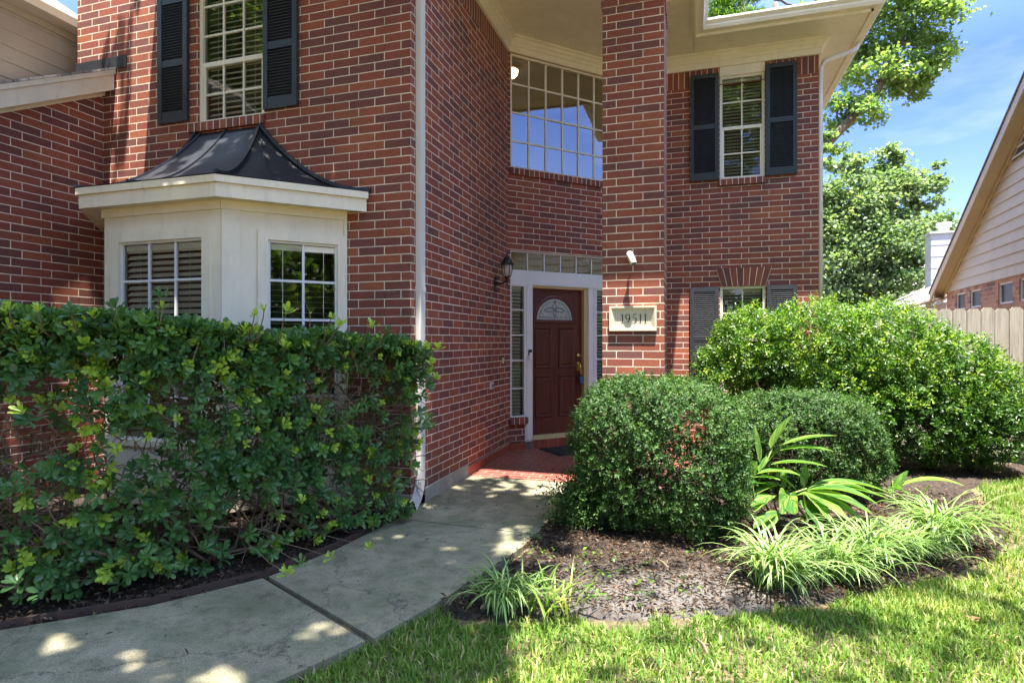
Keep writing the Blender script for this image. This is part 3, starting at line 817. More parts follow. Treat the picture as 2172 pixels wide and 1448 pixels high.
roofpoly(rf, [(-2.6, 5.06, z5), (.11, 5.06, z5), (-1.5, 6.67, z5+1.61*m), (-2.6, 6.67, z5+1.61*m)], (1, 0, 0))
roofpoly(rf, [(.11, 5.06, z5), (.11, 7.9, z5), (-1.5, 9.5, z5+1.61*m), (-1.5, 6.67, z5+1.61*m)], (0, 1, 0))
z6 = SOF+.6
roofpoly(rf, [(-4.95, 3.86, z6), (-1.64, 3.86, z6), (-3.2, 7.2, z6+1.9), (-4.95, 7.2, z6+1.9)], (1, 0, 0))  # left end stops short, out of view, to leave the wall streak sunlit
roofpoly(rf, [(-1.64, 3.86, z6), (-1.64, 8, z6), (-3.2, 8, z6+1.9), (-3.2, 7.2, z6+1.9)], (0, 1, 0))
roofpoly(rf, [(-6.9, 4.5, 6.22), (-2.2, 4.5, 6.22), (-2.2, 10.5, 7.4), (-6.9, 10.5, 7.4)], (1, 0, 0))
rf.build('roof', M['shingle'], H)
mb = MB()   # bright valley flashing where the porch roof meets the right wing
mb.face([(.2, 8.0, z5+.075), (.42, 7.9, z5+.03), (.36, 8.35, z5+.29), (.12, 8.4, z5+.29)])
mb.build('valley_flashing', M['white'], H)
# closing walls behind (seen only in reflections or from the side)
mb = MB(); wbox(mb, -6.9, 1.58, 10.4, 10.5, 0, 6.6); mb.build('back_wall', M['siding'], H)

# ---- windows
def blind(F, s0, s1, z0, z1, parent, o=-.13, mat='blind', pitch=.045, tilt=.72, w=.046, bow=0.0):
    mb = MB(); z = z0 + .02; hw = w/2
    while z < z1-.04:
        dz, do = hw*math.sin(tilt), hw*math.cos(tilt)
        mb.face([F(s0, o-do, z+dz), F(s1, o-do, z+dz), F(s1, o+do, z-dz), F(s0, o+do, z-dz)])
        mb.face([F(s0, o-do, z+dz+.003), F(s0, o+do, z-dz+.003), F(s1, o+do, z-dz+.003), F(s1, o-do, z+dz+.003)])
        z += pitch
    mb.box(F, s0, s1, o-.02, o+.025, z1-.05, z1)
    for q in (.18, .82):
        sx = s0+(s1-s0)*q; mb.box(F, sx-.0015, sx+.0015, o+.024, o+.026, z0, z1)
    mb.build('blind', M[mat], parent)
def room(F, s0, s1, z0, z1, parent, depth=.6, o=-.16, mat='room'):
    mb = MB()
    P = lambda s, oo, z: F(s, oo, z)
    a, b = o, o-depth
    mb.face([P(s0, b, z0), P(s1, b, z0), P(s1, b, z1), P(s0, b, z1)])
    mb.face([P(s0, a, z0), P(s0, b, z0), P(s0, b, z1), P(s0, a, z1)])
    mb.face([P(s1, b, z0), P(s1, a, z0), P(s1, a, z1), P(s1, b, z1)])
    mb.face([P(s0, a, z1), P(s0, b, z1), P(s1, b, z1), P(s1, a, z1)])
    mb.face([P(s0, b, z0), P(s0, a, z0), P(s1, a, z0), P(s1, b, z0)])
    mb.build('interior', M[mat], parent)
def pane_grid(g, F, a, b, c, d, o, cols, rz):
    zs = [c]+sorted(rz)+[d]; xs = [a+(b-a)*k/cols for k in range(cols+1)]
    for i in range(cols):
        for j in range(len(zs)-1):
            q = [random.uniform(-.0022, .0022) for _ in range(3)]; q.append(q[0]-q[1]+q[2])
            g.face([F(xs[i], o+q[0], zs[j]), F(xs[i+1], o+q[1], zs[j]), F(xs[i+1], o+q[2], zs[j+1]), F(xs[i], o+q[3], zs[j+1])])
def window(F, s0, s1, z0, z1, cols, rows, meet=None, mat='sash', glass='glass', fw=.035, mw=.018, o=-.05, blinds=True, rowz=None, name='window', back=.5, bl=None):
    """frame is the part; pane, blind and interior its sub-parts"""
    mb = MB()
    mb.box(F, s0, s0+fw, o-.03, o+.03, z0, z1); mb.box(F, s1-fw, s1, o-.03, o+.03, z0, z1)
    mb.box(F, s0+fw, s1-fw, o-.03, o+.03, z1-fw, z1); mb.box(F, s0+fw, s1-fw, o-.03, o+.03, z0, z0+fw)
    a, b = s0+fw, s1-fw
    c, d = z0+fw, z1-fw
    rz = rowz if rowz else [c+(d-c)*k/rows for k in range(1, rows)]
    for k in range(1, cols):
        x = a+(b-a)*k/cols if not isinstance(cols, list) else 0
        mb.box(F, x-mw/2, x+mw/2, o-.012, o+.012, c, d)
    for z in rz:
        if meet and abs(z-meet) < .02: continue
        mb.box(F, a, b, o-.0105, o+.0105, z-mw/2, z+mw/2)
    if meet:
        mb.box(F, a, b, o-.026, o+.022, meet-.022, meet+.022)
        mb.box(F, a, a+.022, o-.02, o+.016, c, meet-.022); mb.box(F, b-.022, b, o-.02, o+.016, c, meet-.022)
    f = mb.build(name, M[mat], H)
    g = MB(); pane_grid(g, F, a, b, c, d, o, cols, [z for z in rz]); g.build('pane', M[glass], f)
    if blinds: blind(F, a+.015, b-.015, c, d, f, o=o-.055, **(bl or {}))
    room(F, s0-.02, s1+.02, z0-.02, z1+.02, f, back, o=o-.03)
    return f
window(FRONT, -4.56, -3.79, 3.53, 5.02, 3, 4, meet=4.10, rowz=[3.815, 4.10, 4.385, 4.67], bl=dict(pitch=.055, tilt=.75, w=.055, mat='blind_bay'))
window(RIGHT, .372, .945, 3.655, 5.075, 2, 4, meet=4.36, rowz=[4.01, 4.36, 4.715])
window(RIGHT, .378, .955, .72, 2.185, 2, 4, meet=1.46, rowz=[1.09, 1.46, 1.82])
# tall entry window above the door
fw_ = window(DOORW, .035, 1.69, 3.70, 5.20, 6, 4, glass='glass_hi', fw=.03, mw=.022, o=-.045, blinds=False, rowz=[4.065, 4.44, 4.82], back=.02)
for ch in list(fw_.children):
    if ch.name.startswith('interior'): bpy.data.objects.remove(ch)
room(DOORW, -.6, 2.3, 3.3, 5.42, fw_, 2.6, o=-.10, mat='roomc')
mb = MB(); cl = DOORW(.42, -.75, 5.30)
mb.lathe(cl, [(.13, .10), (.135, .06), (.13, .05), (.13, .045)], 20); mb.build('ceiling_lamp_rim', M['gold'], fw_)
mb = MB(); mb.lathe(cl, [(.005, -.06), (.05, -.052), (.09, -.03), (.115, 0), (.12, .045)], 20); mb.build('ceiling_lamp_dome', M['glow'], fw_)
# transom
window(DOORW, .035, 1.63, 2.355, 2.625, 6, 1, mat='white', glass='glass_hi', fw=.018, mw=.016, o=-.05, blinds=False, back=.7, name='transom_window')
# side lights
for a, b in ((.038, .262), (1.405, 1.62)):
    window(DOORW, a, b, .435, 2.175, 1, 5, mat='white', fw=.018, mw=.016, o=-.035, glass='glass', rowz=[.812, 1.178, 1.514, 1.845], name='sidelight', back=.4, bl=dict(tilt=.7, mat='blind_bay'))
# door surround
mb = MB()
mb.box(DOORW, .262, .378, -.10, -.012, .10, 2.18); mb.box(DOORW, 1.285, 1.405, -.10, -.012, .10, 2.18)
mb.box(DOORW, .036, 1.63, -.10, -.008, 2.178, 2.355)
mb.box(DOORW, .285, .292, -.012, -.004, .12, 2.178); mb.box(DOORW, 1.372, 1.379, -.012, -.004, .12, 2.178)
mb.box(DOORW, .285, 1.379, -.008, -.002, 2.19, 2.197)
mb.build('door_frame', M['white'], H)
mb = MB(); mb.box(DOORW, .378, .385, -.12, -.03, .14, 2.178); mb.box(DOORW, 1.225, 1.284, -.12, -.03, .14, 2.178); mb.box(DOORW, .385, 1.225, -.12, -.035, 2.15, 2.177)
for k in range(2): mb.box(DOORW, 1.245+k*.018, 1.252+k*.018, -.03, -.022, .14, 2.17)
mb.build('door_jamb', M['threshold'], H)
mb = MB(); mb.box(DOORW, .378, 1.284, -.14, .0, .119, .165); mb.build('threshold', M['threshold'], H)
# door leaf
dr = MB(); DO = -.10
dr.box(DOORW, .386, 1.224, DO-.045, DO, .166, 2.15)
def panel(mb, s0, s1, z0, z1):
    """raised field inside a moulded border"""
    def ring(a, b, oa, ob):
        A = [(s0+a, z0+a), (s1-a, z0+a), (s1-a, z1-a), (s0+a, z1-a)]; B = [(s0+b, z0+b), (s1-b, z0+b), (s1-b, z1-b), (s0+b, z1-b)]
        for i in range(4):
            j = (i+1) % 4
            mb.face([DOORW(A[i][0], DO+oa, A[i][1]), DOORW(A[j][0], DO+oa, A[j][1]), DOORW(B[j][0], DO+ob, B[j][1]), DOORW(B[i][0], DO+ob, B[i][1])])
    ring(0, .010, .001, .016); ring(.010, .022, .016, .014); ring(.022, .034, .014, -.012+.014); ring(.034, .05, .002, .002); ring(.05, .062, .002, .012)
    e = .062
    mb.face([DOORW(s0+e, DO+.012, z0+e), DOORW(s1-e, DO+.012, z0+e), DOORW(s1-e, DO+.012, z1-e), DOORW(s0+e, DO+.012, z1-e)])
for (a, b) in ((.455, .735), (.835, 1.11)):
    panel(dr, a, b, 1.065, 1.63); panel(dr, a, b, .395, .975)
# arched moulding round the glass
AC, AR, AZ = .775, .285, 1.73
def arc(r, o, n=28): return [DOORW(AC+r*math.cos(math.pi*k/n), o, AZ+r*math.sin(math.pi*k/n)) for k in range(n+1)]
for r0, o0, r1, o1 in ((AR+.055, DO+.001, AR+.045, DO+.018), (AR+.045, DO+.018, AR+.02, DO+.018), (AR+.02, DO+.018, AR, DO+.004)):
    A, B = arc(r0, o0), arc(r1, o1)
    for k in range(28): dr.face([A[k], A[k+1], B[k+1], B[k]], None, True)
for o0, o1, za, zb in ((.001, .018, AZ-.055, AZ-.045), (.018, .018, AZ-.045, AZ-.02), (.018, .004, AZ-.02, AZ)):
    dr.face([DOORW(AC-AR-.055, DO+o0, za), DOORW(AC+AR+.055, DO+o0, za), DOORW(AC+AR+.055, DO+o1, zb), DOORW(AC-AR-.055, DO+o1, zb)])
door = dr.build('front_door', M['door'], H)
gl = MB(); A = arc(AR, DO+.003); gl.face(A[::-1]); gl.build('arched_glass', M['lead'], door)
lc = MB()
def strip(mb, pts, w=.006, o=DO+.0065):
    P = [DOORW(AC+x, o, AZ+y) for x, y in pts]; mb.tube(P, w/2, 5)
strip(lc, [(-AR+.035, .032), (AR-.035, .032)]); strip(lc, [(0, .005), (0, .05)]); strip(lc, [(0, .235), (0, AR-.01)])
strip(lc, [((AR-.035)*math.cos(a), (AR-.035)*math.sin(a)) for a in [math.pi*(.04+.92*k/24) for k in range(25)]])
for sx in (1, -1):
    strip(lc, [(sx*(AR-.035), 0.0), (sx*(AR-.035), .035)])
    strip(lc, [(0, .235), (sx*.03, .19), (sx*.02, .155), (0, .14)], .008)
    strip(lc, [(0, .14), (sx*.05, .165), (sx*.10, .16), (sx*.165, .125), (sx*.12, .105), (sx*.06, .11), (0, .13)], .009)
    strip(lc, [(0, .13), (sx*.028, .10), (sx*.02, .07), (0, .045)], .008)
    strip(lc, [(sx*.17, .125), (sx*.235, .10)], .004)
lc.build('lead_came', M['came'], door)
hw = MB()
kc = DOORW(1.165, DO, 1.235); n_ = (DOORW(0, 1, 0)-DOORW(0, 0, 0))
hw.tube([kc, kc+n_*.018, kc+n_*.02, kc+n_*.045], [.032, .032, .02, .016], 16)
hw.build('deadbolt', M['gold'], door)
hw = MB()
hw.box(DOORW, 1.14, 1.19, DO, DO+.014, 1.02, 1.145)
a = DOORW(1.165, DO+.01, 1.11); hw.tube([a, a+n_*.05, a+n_*.055+Vector((0, 0, -.03)), a+n_*.05+Vector((0, 0, -.13)), a+n_*.01+Vector((0, 0, -.16))], [.012, .013, .012, .010, .008], 10)
hw.build('door_handle', M['gold'], door)

# ---- shutters
def shutter(F, s0, s1, z0, z1, mids, o0=.004):
    mb = MB(); st = .05; t = .035
    mb.box(F, s0, s0+st, o0, o0+t, z0, z1); mb.box(F, s1-st, s1, o0, o0+t, z0, z1)
    rails = [(z0, z0+.10)] + [(q-.032, q+.032) for q in mids] + [(z1-.06, z1)]
    for a, b in rails: mb.box(F, s0+st, s1-st, o0, o0+t-.003, a, b)
    for (a0, a1), (b0, b1) in zip(rails[:-1], rails[1:]):
        z = a1+.006
        n = int((b0-a1)/.0265); p = (b0-a1)/n
        for k in range(n):
            zz = a1+k*p
            q0 = [F(s0+st, o0+.030, zz+.002), F(s1-st, o0+.030, zz+.002), F(s1-st, o0+.030, zz+.007), F(s0+st, o0+.030, zz+.007)]
            q1 = [F(s0+st, o0+.006, zz+.020), F(s1-st, o0+.006, zz+.020), F(s1-st, o0+.006, zz+.026), F(s0+st, o0+.006, zz+.026)]
            mb.hexa(q1, q0)
    mb.face([F(s0+st, o0+.003, z0), F(s1-st, o0+.003, z0), F(s1-st, o0+.003, z1), F(s0+st, o0+.003, z1)])
    sh = mb.build('shutter', M['shutter'], H)
    for zz in (z0+.2, z1-.2):
        for sx in (s0+.02, s1-.02):
            hd = MB(); c = F(sx, o0+t, zz); nn = F(0, 1, 0)-F(0, 0, 0); hd.tube([c, c+nn*.004], .006, 8); hd.build('screw', M['black'], sh)
shutter(FRONT, -5.022, -4.66, 3.565, 5.34, [4.14, 4.755])
shutter(FRONT, -3.775, -3.408, 3.565, 5.34, [4.14, 4.755])
shutter(RIGHT, -.018, .357, 3.655, 5.12, [4.39])
shutter(RIGHT, .955, 1.337, 3.655, 5.15, [4.39])
shutter(RIGHT, -.018, .357, .72, 2.175, [1.47])
shutter(RIGHT, .968, 1.337, .72, 2.185, [1.47])

# ---- bay window
BF = frame(0, 3.80, 0)
BX0, BX1 = -4.868, -3.613
BR = frame(BX1, 3.80, math.pi/4); BL = frame(-5.568, 4.5, -math.pi/4)
by = MB()
by.wall(BF, BX0, BX1, 0.05, 2.62, holes=[(-4.685, -3.795, .60, 2.275)], reveal=.05)
by.wall(BR, 0, .99, .05, 2.62, holes=[(.345, .91, .60, 2.275)], reveal=.05)
by.wall(BL, 0, .99, .05, 2.62, reveal=.05)
# casings
def casing(mb, F, s0, s1, z0, z1, w=.085, t=.022):
    mb.box(F, s0-w, s0, 0, t, z0-w, z1+w); mb.box(F, s1, s1+w, 0, t, z0-w, z1+w)
    mb.box(F, s0, s1, 0, t-.001, z1, z1+w); mb.box(F, s0, s1, 0, t+.015, z0-w*.6, z0)
casing(by, BF, -4.685, -3.795, .60, 2.275)
casing(by, BR, .345, .91, .60, 2.275, .078)
by.box(BR, .965, .99, 0, .02, .05, 2.5)
by.box(BR, .0, .135, .0, .012, .05, 2.50)
by.box(BF, BX1-.10, BX1-.002, .0, .006, .05, 2.50)
by.box(BF, BX0-.01, BX1+.004, .0, .022, 2.495, 2.60); by.box(BR, -.004, .99, .0, .022, 2.495, 2.60)
bay = by.build('bay_window', M['bay'], H)
def baywin(F, s0, s1, cols):
    window_parent = bay
    mb = MB(); o = -.025; fw = .02; z0, z1 = .60, 2.275
    mb.box(F, s0, s0+fw, o-.02, o+.02, z0, z1); mb.box(F, s1-fw, s1, o-.02, o+.02, z0, z1); mb.box(F, s0+fw, s1-fw, o-.02, o+.02, z1-fw, z1); mb.box(F, s0+fw, s1-fw, o-.02, o+.02, z0, z0+fw)
    a, b = s0+fw, s1-fw
    for k in range(1, cols):
        x = a+(b-a)*k/cols; mb.box(F, x-.010, x+.010, o-.010, o+.014, z0+fw, z1-fw)
    for k in range(1, 5):
        z = z1-.005-.328*k; mb.box(F, a, b, o-.0095, o+.0135, z-.010, z+.010)
    mb.build('sash', M['white'], bay)
    g = MB(); pane_grid(g, F, a, b, z0+fw, z1-fw, o, cols, [z1-.005-.328*k for k in range(1, 5)]); g.build('pane', M['glass_lo'], bay)
    return a, b
baywin(BF, -4.685, -3.795, 3); baywin(BR, .345, .91, 2)
blind(BF, -4.655, -3.82, .62, 2.25, bay, o=-.06, mat='blind_bay', pitch=.052, tilt=.72, w=.052)
blind(BR, .37, .89, .62, 2.25, bay, o=-.05, mat='blind_bay', pitch=.047, tilt=.12, w=.05)
room(FRONT, -5.45, -3.0, .06, 2.61, bay, 1.5, o=.0)
# bay cornice
EF = [(-5.77, 4.5), (-4.955, 3.665), (-3.53, 3.665), (-2.715, 4.48)]
co = MB()
def cornice(mb, pts, z0, z1, th):
    for (x0, y0), (x1, y1) in zip(pts[:-1], pts[1:]):
        L = math.hypot(x1-x0, y1-y0); F = frame(x0, y0, math.atan2(y1-y0, x1-x0)); mb.box(F, -th*.41, L+th*.41, 0, th, z0, z1)
cornice(co, EF, 2.555, 2.665, .018)
cornice(co, EF, 2.666, 2.722, .042)
pl = [(x, y) for x, y in EF]
co.face([(x, y, 2.567) for x, y in pl][::-1])
co.face([(x, y, 2.72) for x, y in pl])
co.build('bay_cornice', M['bay'], H)
# concave metal roof
rb = MB(); RT = 3.43
top = [(-4.53, 4.497), (-4.53, 4.497), (-3.845, 4.497), (-3.845, 4.497)]
EO = [(-5.86, 4.497), (-4.985, 3.615), (-3.50, 3.615), (-2.665, 4.497)]
def rp(b, t, tt): return Vector((b[0]+(t[0]-b[0])*tt, b[1]+(t[1]-b[1])*tt, 2.728+(RT-2.728)*(tt**2.0*.93+.07*tt)))
N_ = 18
for i in range(3):
    for k in range(N_):
        t0, t1 = k/N_, (k+1)/N_
        rb.face([rp(EO[i], top[i], t0), rp(EO[i+1], top[i+1], t0), rp(EO[i+1], top[i+1], t1), rp(EO[i], top[i], t1)], None, False)
br_ = rb.build('bay_roof', M['mroof'], H, merge=True)
for p in br_.data.polygons: p.use_smooth = True
sm = MB()
def seam(b, t, w=.010, h=.022):
    P = [rp(b, t, k/24) + Vector((0, 0, h*.5)) for k in range(25)]
    for p, q in zip(P[:-1], P[1:]):
        d = (q-p); s_ = d.cross(Vector((0, 0, 1))).normalized()*w; u = Vector((0, 0, h*.5))
        sm.hexa([p-s_-u, p+s_-u, p+s_+u, p-s_+u], [q-s_-u, q+s_-u, q+s_+u, q-s_+u])
seam(EO[1], top[1]); seam(EO[2], top[2], .012, .03)
mid = lambda a, b, f=.5: (a[0]+(b[0]-a[0])*f, a[1]+(b[1]-a[1])*f)
seam(mid(EO[1], EO[2], .40), mid(top[1], top[2], .45)); seam(mid(EO[2], EO[3], .38), top[2], .008, .018)
seam((EO[3][0]+.0, 4.475), (top[2][0]+.02, 4.475), .016, .03); seam((EO[0][0], 4.475), (top[0][0]-.02, 4.475), .016, .03)
sm.build('seam', M['mroof'], br_)

# ---- left wing: brick wall, sloping lower roof, siding above
LW = frame(-5.78, 1.4, math.pi/2)      # s = Y-1.4, outwards +X
mb = MB()
sl = .565
def zr(y): return 3.42 + (y-3.56)*sl
pts = [(1.4, 0.0), (4.5, 0.0), (4.5, zr(4.5)+.06), (1.4, zr(1.4)+.06)]
mb.face([(-5.78, y, z) for y, z in pts], [(y-4.5, z) for y, z in pts])
mb.wall(frame(-9.5, 1.4, 0), 0, 3.72, 0, zr(1.4))
mb.build('wing_wall', M['brick'], H)
fr2 = MB()
def raked(mb, x0, x1, zlo, zhi, y0=1.1, y1=4.5):
    A = [(x0, y0, zr(y0)+zlo), (x1, y0, zr(y0)+zlo), (x1, y0, zr(y0)+zhi), (x0, y0, zr(y0)+zhi)]
    B = [(x0, y1, zr(y1)+zlo), (x1, y1, zr(y1)+zlo), (x1, y1, zr(y1)+zhi), (x0, y1, zr(y1)+zhi)]
    mb.hexa(A, B)
raked(fr2, -5.78, -5.755, -.0, .16)                  # frieze board on the brick
raked(fr2, -5.755, -5.645, .055, .085)               # little soffit
raked(fr2, -5.645, -5.62, .045, .20, y1=4.49)                 # fascia
raked(fr2, -5.645, -5.60, .201, .25, y1=4.49)                 # top strip
fr2.build('rake_trim', M['bay'], H)
rf2 = MB()
yb, ye = 1.05, 4.5
roofpoly(rf2, [(-5.595, yb, zr(yb)+.275), (-5.595, ye, zr(ye)+.275), (-9.5, ye, zr(ye)+.275), (-9.5, yb, zr(yb)+.275)], (1, 0, 0), .02)
roofpoly(rf2, [(-6.15, 1.2, 4.80), (-6.15, 4.75, 4.80), (-7.25, 4.75, 5.57), (-7.25, 1.2, 5.57)], (0, 1, 0), .03)
roofpoly(rf2, [(-7.25, 1.2, 5.57), (-7.25, 4.75, 5.57), (-8.6, 4.75, 4.6), (-8.6, 1.2, 4.6)], (0, 1, 0), .03)
rf2.build('wing_roof', M['shingle'], H)
mb = MB(); mb.box(frame(-6.15, 4.5, 0), 0, .69, .0, .012, 4.205, 4.325); mb.build('roof_flashing', M['shutter'], H)
# lap siding wall of the upper wing
sd = MB(); SW = frame(-6.40, 1.4, math.pi/2)
z = 2.6
while z < 4.74:
    a, b = z, min(z+.156, 4.745)
    sd.face([SW(0, .016, a), SW(3.35, .016, a), SW(3.35, .002, b), SW(0, .002, b)], [(0, a), (3.35, a), (3.35, b), (0, b)])
    sd.face([SW(0, .0, a), SW(3.35, .0, a), SW(3.35, .016, a), SW(0, .016, a)])
    z += .156
sd.build('upper_siding', M['siding'], H)
mb = MB(); mb.box(SW, 0, 3.35, 0, .235, 4.725, 4.745); mb.box(SW, 0, 3.35, .235, .25, 4.715, 4.80); mb.box(SW, 0, 3.35, .02, .045, 4.66, 4.724); mb.build('wing_eave', M['siding'], H)

# ---- downspouts
ds = MB()
DX0, DX1, DY0, DY1 = CX+.006, CX+.055, 4.575, 4.665
wbox(ds, DX0, DX1, DY0, DY1, .27, 5.8)
wbox(ds, DX0-.003, DX1+.004, DY0-.004, DY1+.004, 1.865, 1.905)
prev = None
for k in range(9):                                    # curved shoe towards the bed
    a = R(62)*k/8; r_ = .27
    cy = 4.575-.0; yc = 4.62 - r_*(1-math.cos(a)); zc = .27 - r_*math.sin(a)
    hh = .045
    ny, nz_ = math.cos(a), math.sin(a)
    q = [Vector((DX0, yc-hh*ny, zc+hh*-nz_*-1*0 - hh*nz_*0)) for _ in range(0)]
    A = Vector((0, math.cos(a), math.sin(a)*-1)); A = Vector((0, ny, -nz_))
    c0 = Vector((DX0, yc, zc)); c1 = Vector((DX1, yc, zc))
    ring = [c0-A*hh, c1-A*hh, c1+A*hh, c0+A*hh]
    if prev:
        for i in range(4): ds.face([prev[i], prev[(i+1) % 4], ring[(i+1) % 4], ring[i]])
    prev = ring
dso = ds.build('downspout', M['downspout'], H, label='white downspout at the porch corner')
mb = MB(); mb.face([p + (prev[0]-prev[3]).normalized()*0 for p in prev]); mb.build('spout_mouth_shade', M['black'], dso)  # black sheet stands in for the shade inside the open end
d2 = MB()
d2.tube([(2.12, 8.80, SOF+.02), (2.10, 8.78, SOF-.05), (2.02, 8.75, SOF-.11), (1.80, 8.66, SOF-.20), (1.68, 8.60, SOF-.26), (1.635, 8.58, SOF-.36), (1.63, 8.58, SOF-.6), (1.63, 8.58, .1)], .032, 8)
d2.build('downspout', M['cream'], H, label='cream downspout at the far right corner')

# ------------------------------------------------------------------ things fixed to the house
# address plaque
PL = frame(0, 5.73, 0)
pq = thing('address_plaque', (-.54, 5.73, 1.54), 'cream cast stone address plaque reading 19511 on the brick column', 'address plaque')
mb = MB(); px0, px1, pz0, pz1 = -.765, -.318, 1.532, 1.772
o0, o1 = .008, .032; e1, e2 = .018, .052
def fr4(mb, a, oa, b, ob, tb=1.0):
    A = [(px0+a, pz0+a), (px1-a, pz0+a), (px1-a, pz1-a), (px0+a, pz1-a)]; B = [(px0+b, pz0+b*tb), (px1-b, pz0+b*tb), (px1-b, pz1-b*tb), (px0+b, pz1-b*tb)]
    for i in range(4):
        j = (i+1) % 4; mb.face([PL(A[i][0], oa, A[i][1]), PL(A[j][0], oa, A[j][1]), PL(B[j][0], ob, B[j][1]), PL(B[i][0], ob, B[i][1])])
fr4(mb, 0, 0, 0, o1); fr4(mb, 0, o1, e1, o1); fr4(mb, e1, o1, e2, .004, .85)
mb.face([PL(px0+e2, .004, pz0+e2*.85), PL(px1-e2, .004, pz0+e2*.85), PL(px1-e2, .004, pz1-e2*.85), PL(px0+e2, .004, pz1-e2*.85)])
mb.build('plate', M['stone'], pq)
def stroke(mb, pts, ws, x, z, h, o=.0055, sx=1.0):
    """flat ribbon numeral stroke; pts in a unit-height box"""
    P = [Vector((p[0], p[1])) for p in pts]; L_, R_ = [], []
    for i, p in enumerate(P):
        t = (P[min(i+1, len(P)-1)]-P[max(i-1, 0)]).normalized(); nn = Vector((-t.y, t.x))
        w = ws[i] if hasattr(ws, '__len__') else ws
        L_.append(p+nn*w/2); R_.append(p-nn*w/2)
    for i in range(len(P)-1):
        q = [L_[i], R_[i], R_[i+1], L_[i+1]]
        mb.face([PL(x+v.x*h*sx, o, z+v.y*h) for v in q])
def numeral(mb, ch, x, z, h):
    if ch == '1':
        stroke(mb, [(.26, .04), (.26, .97)], [.13, .13], x, z, h)
        stroke(mb, [(.08, .03), (.44, .03)], [.05, .05], x, z, h, .0062)
        stroke(mb, [(.06, .83), (.16, .88), (.27, .97)], [.03, .05, .09], x, z, h, .0068)
        return .46
    if ch == '9':
        c = [(.30+.22*math.cos(a), .70+.27*math.sin(a)) for a in [2*math.pi*k/28 for k in range(29)]]
        ws = [.05+.09*abs(math.cos(2*math.pi*k/28)) for k in range(29)]
        stroke(mb, c, ws, x, z, h)
        t = [(.52, .70), (.515, .52), (.46, .32), (.36, .15), (.22, .04), (.10, .0)]
        stroke(mb, t, [.14, .14, .12, .09, .05, .02], x, z, h, .0062)
        return .66
    if ch == '5':
        stroke(mb, [(.17, .93), (.52, .97)], [.10, .12], x, z, h)
        stroke(mb, [(.20, .94), (.13, .56)], [.04, .04], x, z, h, .0062)
        c = [(.13, .56), (.26, .60), (.40, .56), (.49, .44), (.50, .30), (.44, .14), (.30, .04), (.14, .02), (.06, .07)]
        stroke(mb, c, [.03, .05, .09, .13, .15, .13, .08, .06, .09], x, z, h, .0068)
        return .62
h_ = .088; x = -.663; zt = 1.607
for ch in '19511':
    mb = MB(); x += numeral(mb, ch, x, zt, h_)*h_ + .006
    mb.build('numeral', M['digits'], pq)

# security light on the column
sc = thing('security_light', (-.552, 5.73, 2.2), 'small white security light tilted down on the brick column above the plaque', 'security light')
mb = MB()
a = PL(-.552, 0, 2.235); out = Vector((0, -1, 0))
mb.tube([a, a+out*.02], [.04, .038], 14)
mb.tube([a+out*.018, a+out*.06+Vector((-.01, 0, .02)), a+out*.085+Vector((0, 0, .01))], .012, 8)
mb.build('bracket', M['plastic'], sc)
mb = MB(); b = a+out*.10+Vector((-.018, 0, .045)); c = a+out*.13+Vector((.03, 0, -.075))
mb.tube([b, b.lerp(c, .08), b.lerp(c, .5), b.lerp(c, .92), c], [.018, .029, .031, .034, .030], 14); mb.build('housing', M['plastic'], sc)
mb = MB(); dd = (c-b).normalized(); mb.tube([c, c+dd*.004], [.027, .026], 14); mb.build('lens', M['came'], sc)

# wall lantern
def whitened_glass():
    m, nt, n, l, b = mat_new('whitened_lantern_glass')
    b.inputs['Base Color'].default_value = (.75, .73, .66, 1); b.inputs['Roughness'].default_value = .1  # pale colour mixed into clear glass stands in for its brightness
    tr = n.new('ShaderNodeBsdfTransparent'); mx = n.new('ShaderNodeMixShader'); mx.inputs[0].default_value = .38
    l.new(tr.outputs[0], mx.inputs[1]); l.new(b.outputs[0], mx.inputs[2]); l.new(mx.outputs[0], n['Material Output'].inputs['Surface'])
    return m
LX, LYc = CX+.155, 6.72
ln = thing('wall_lantern', (CX, LYc, 2.1), 'black coach style wall lantern with clear glass beside the front door', 'lantern')
mb = MB()
mb.box(SIDE, LYc-4.5-.035, LYc-4.5+.035, 0, .012, 2.045, 2.19)
mb.tube([(CX+.006, LYc, 2.045), (CX+.012, LYc, 2.03)], [.034, .02], 12); mb.tube([(CX+.006, LYc, 2.19), (CX+.012, LYc, 2.205)], [.034, .02], 12)
mb.build('back_plate', M['black'], ln)
mb = MB(); mb.tube([(CX+.01, LYc, 2.14), (CX+.05, LYc, 2.125), (CX+.10, LYc, 2.135), (LX, LYc, 2.165), (LX, LYc, 2.19)], [.018, .014, .012, .012, .02], 10)
mb.lathe((LX, LYc, 2.09), [(.002, 0), (.010, .02), (.006, .03), (.014, .055), (.010, .075), (.018, .09), (.034, .115), (.040, .125)], 14)
mb.build('arm', M['black'], ln)
mb = MB()
mb.lathe((LX, LYc, 2.365), [(.082, -.012), (.084, .0), (.072, .012), (.055, .045), (.034, .078), (.012, .095), (.008, .105), (.014, .112), (.011, .125), (.004, .15), (.001, .16)], 12, smooth=False)
mb.build('cap', M['black'], ln)
mb = MB()
for k in range(6):
    a = 2*math.pi*k/6+.3; P = [(r*math.cos(a)+LX, r*math.sin(a)+LYc, z) for r, z in ((.042, 2.212), (.055, 2.25), (.064, 2.30), (.066, 2.33), (.070, 2.36))]
    mb.tube(P, .0045, 6)
mb.build('cage', M['black'], ln)
mb = MB(); mb.lathe((LX, LYc, 2.213), [(.040, 0), (.052, .04), (.060, .085), (.064, .145)], 12); mb.build('lamp_glass', whitened_glass(), ln)
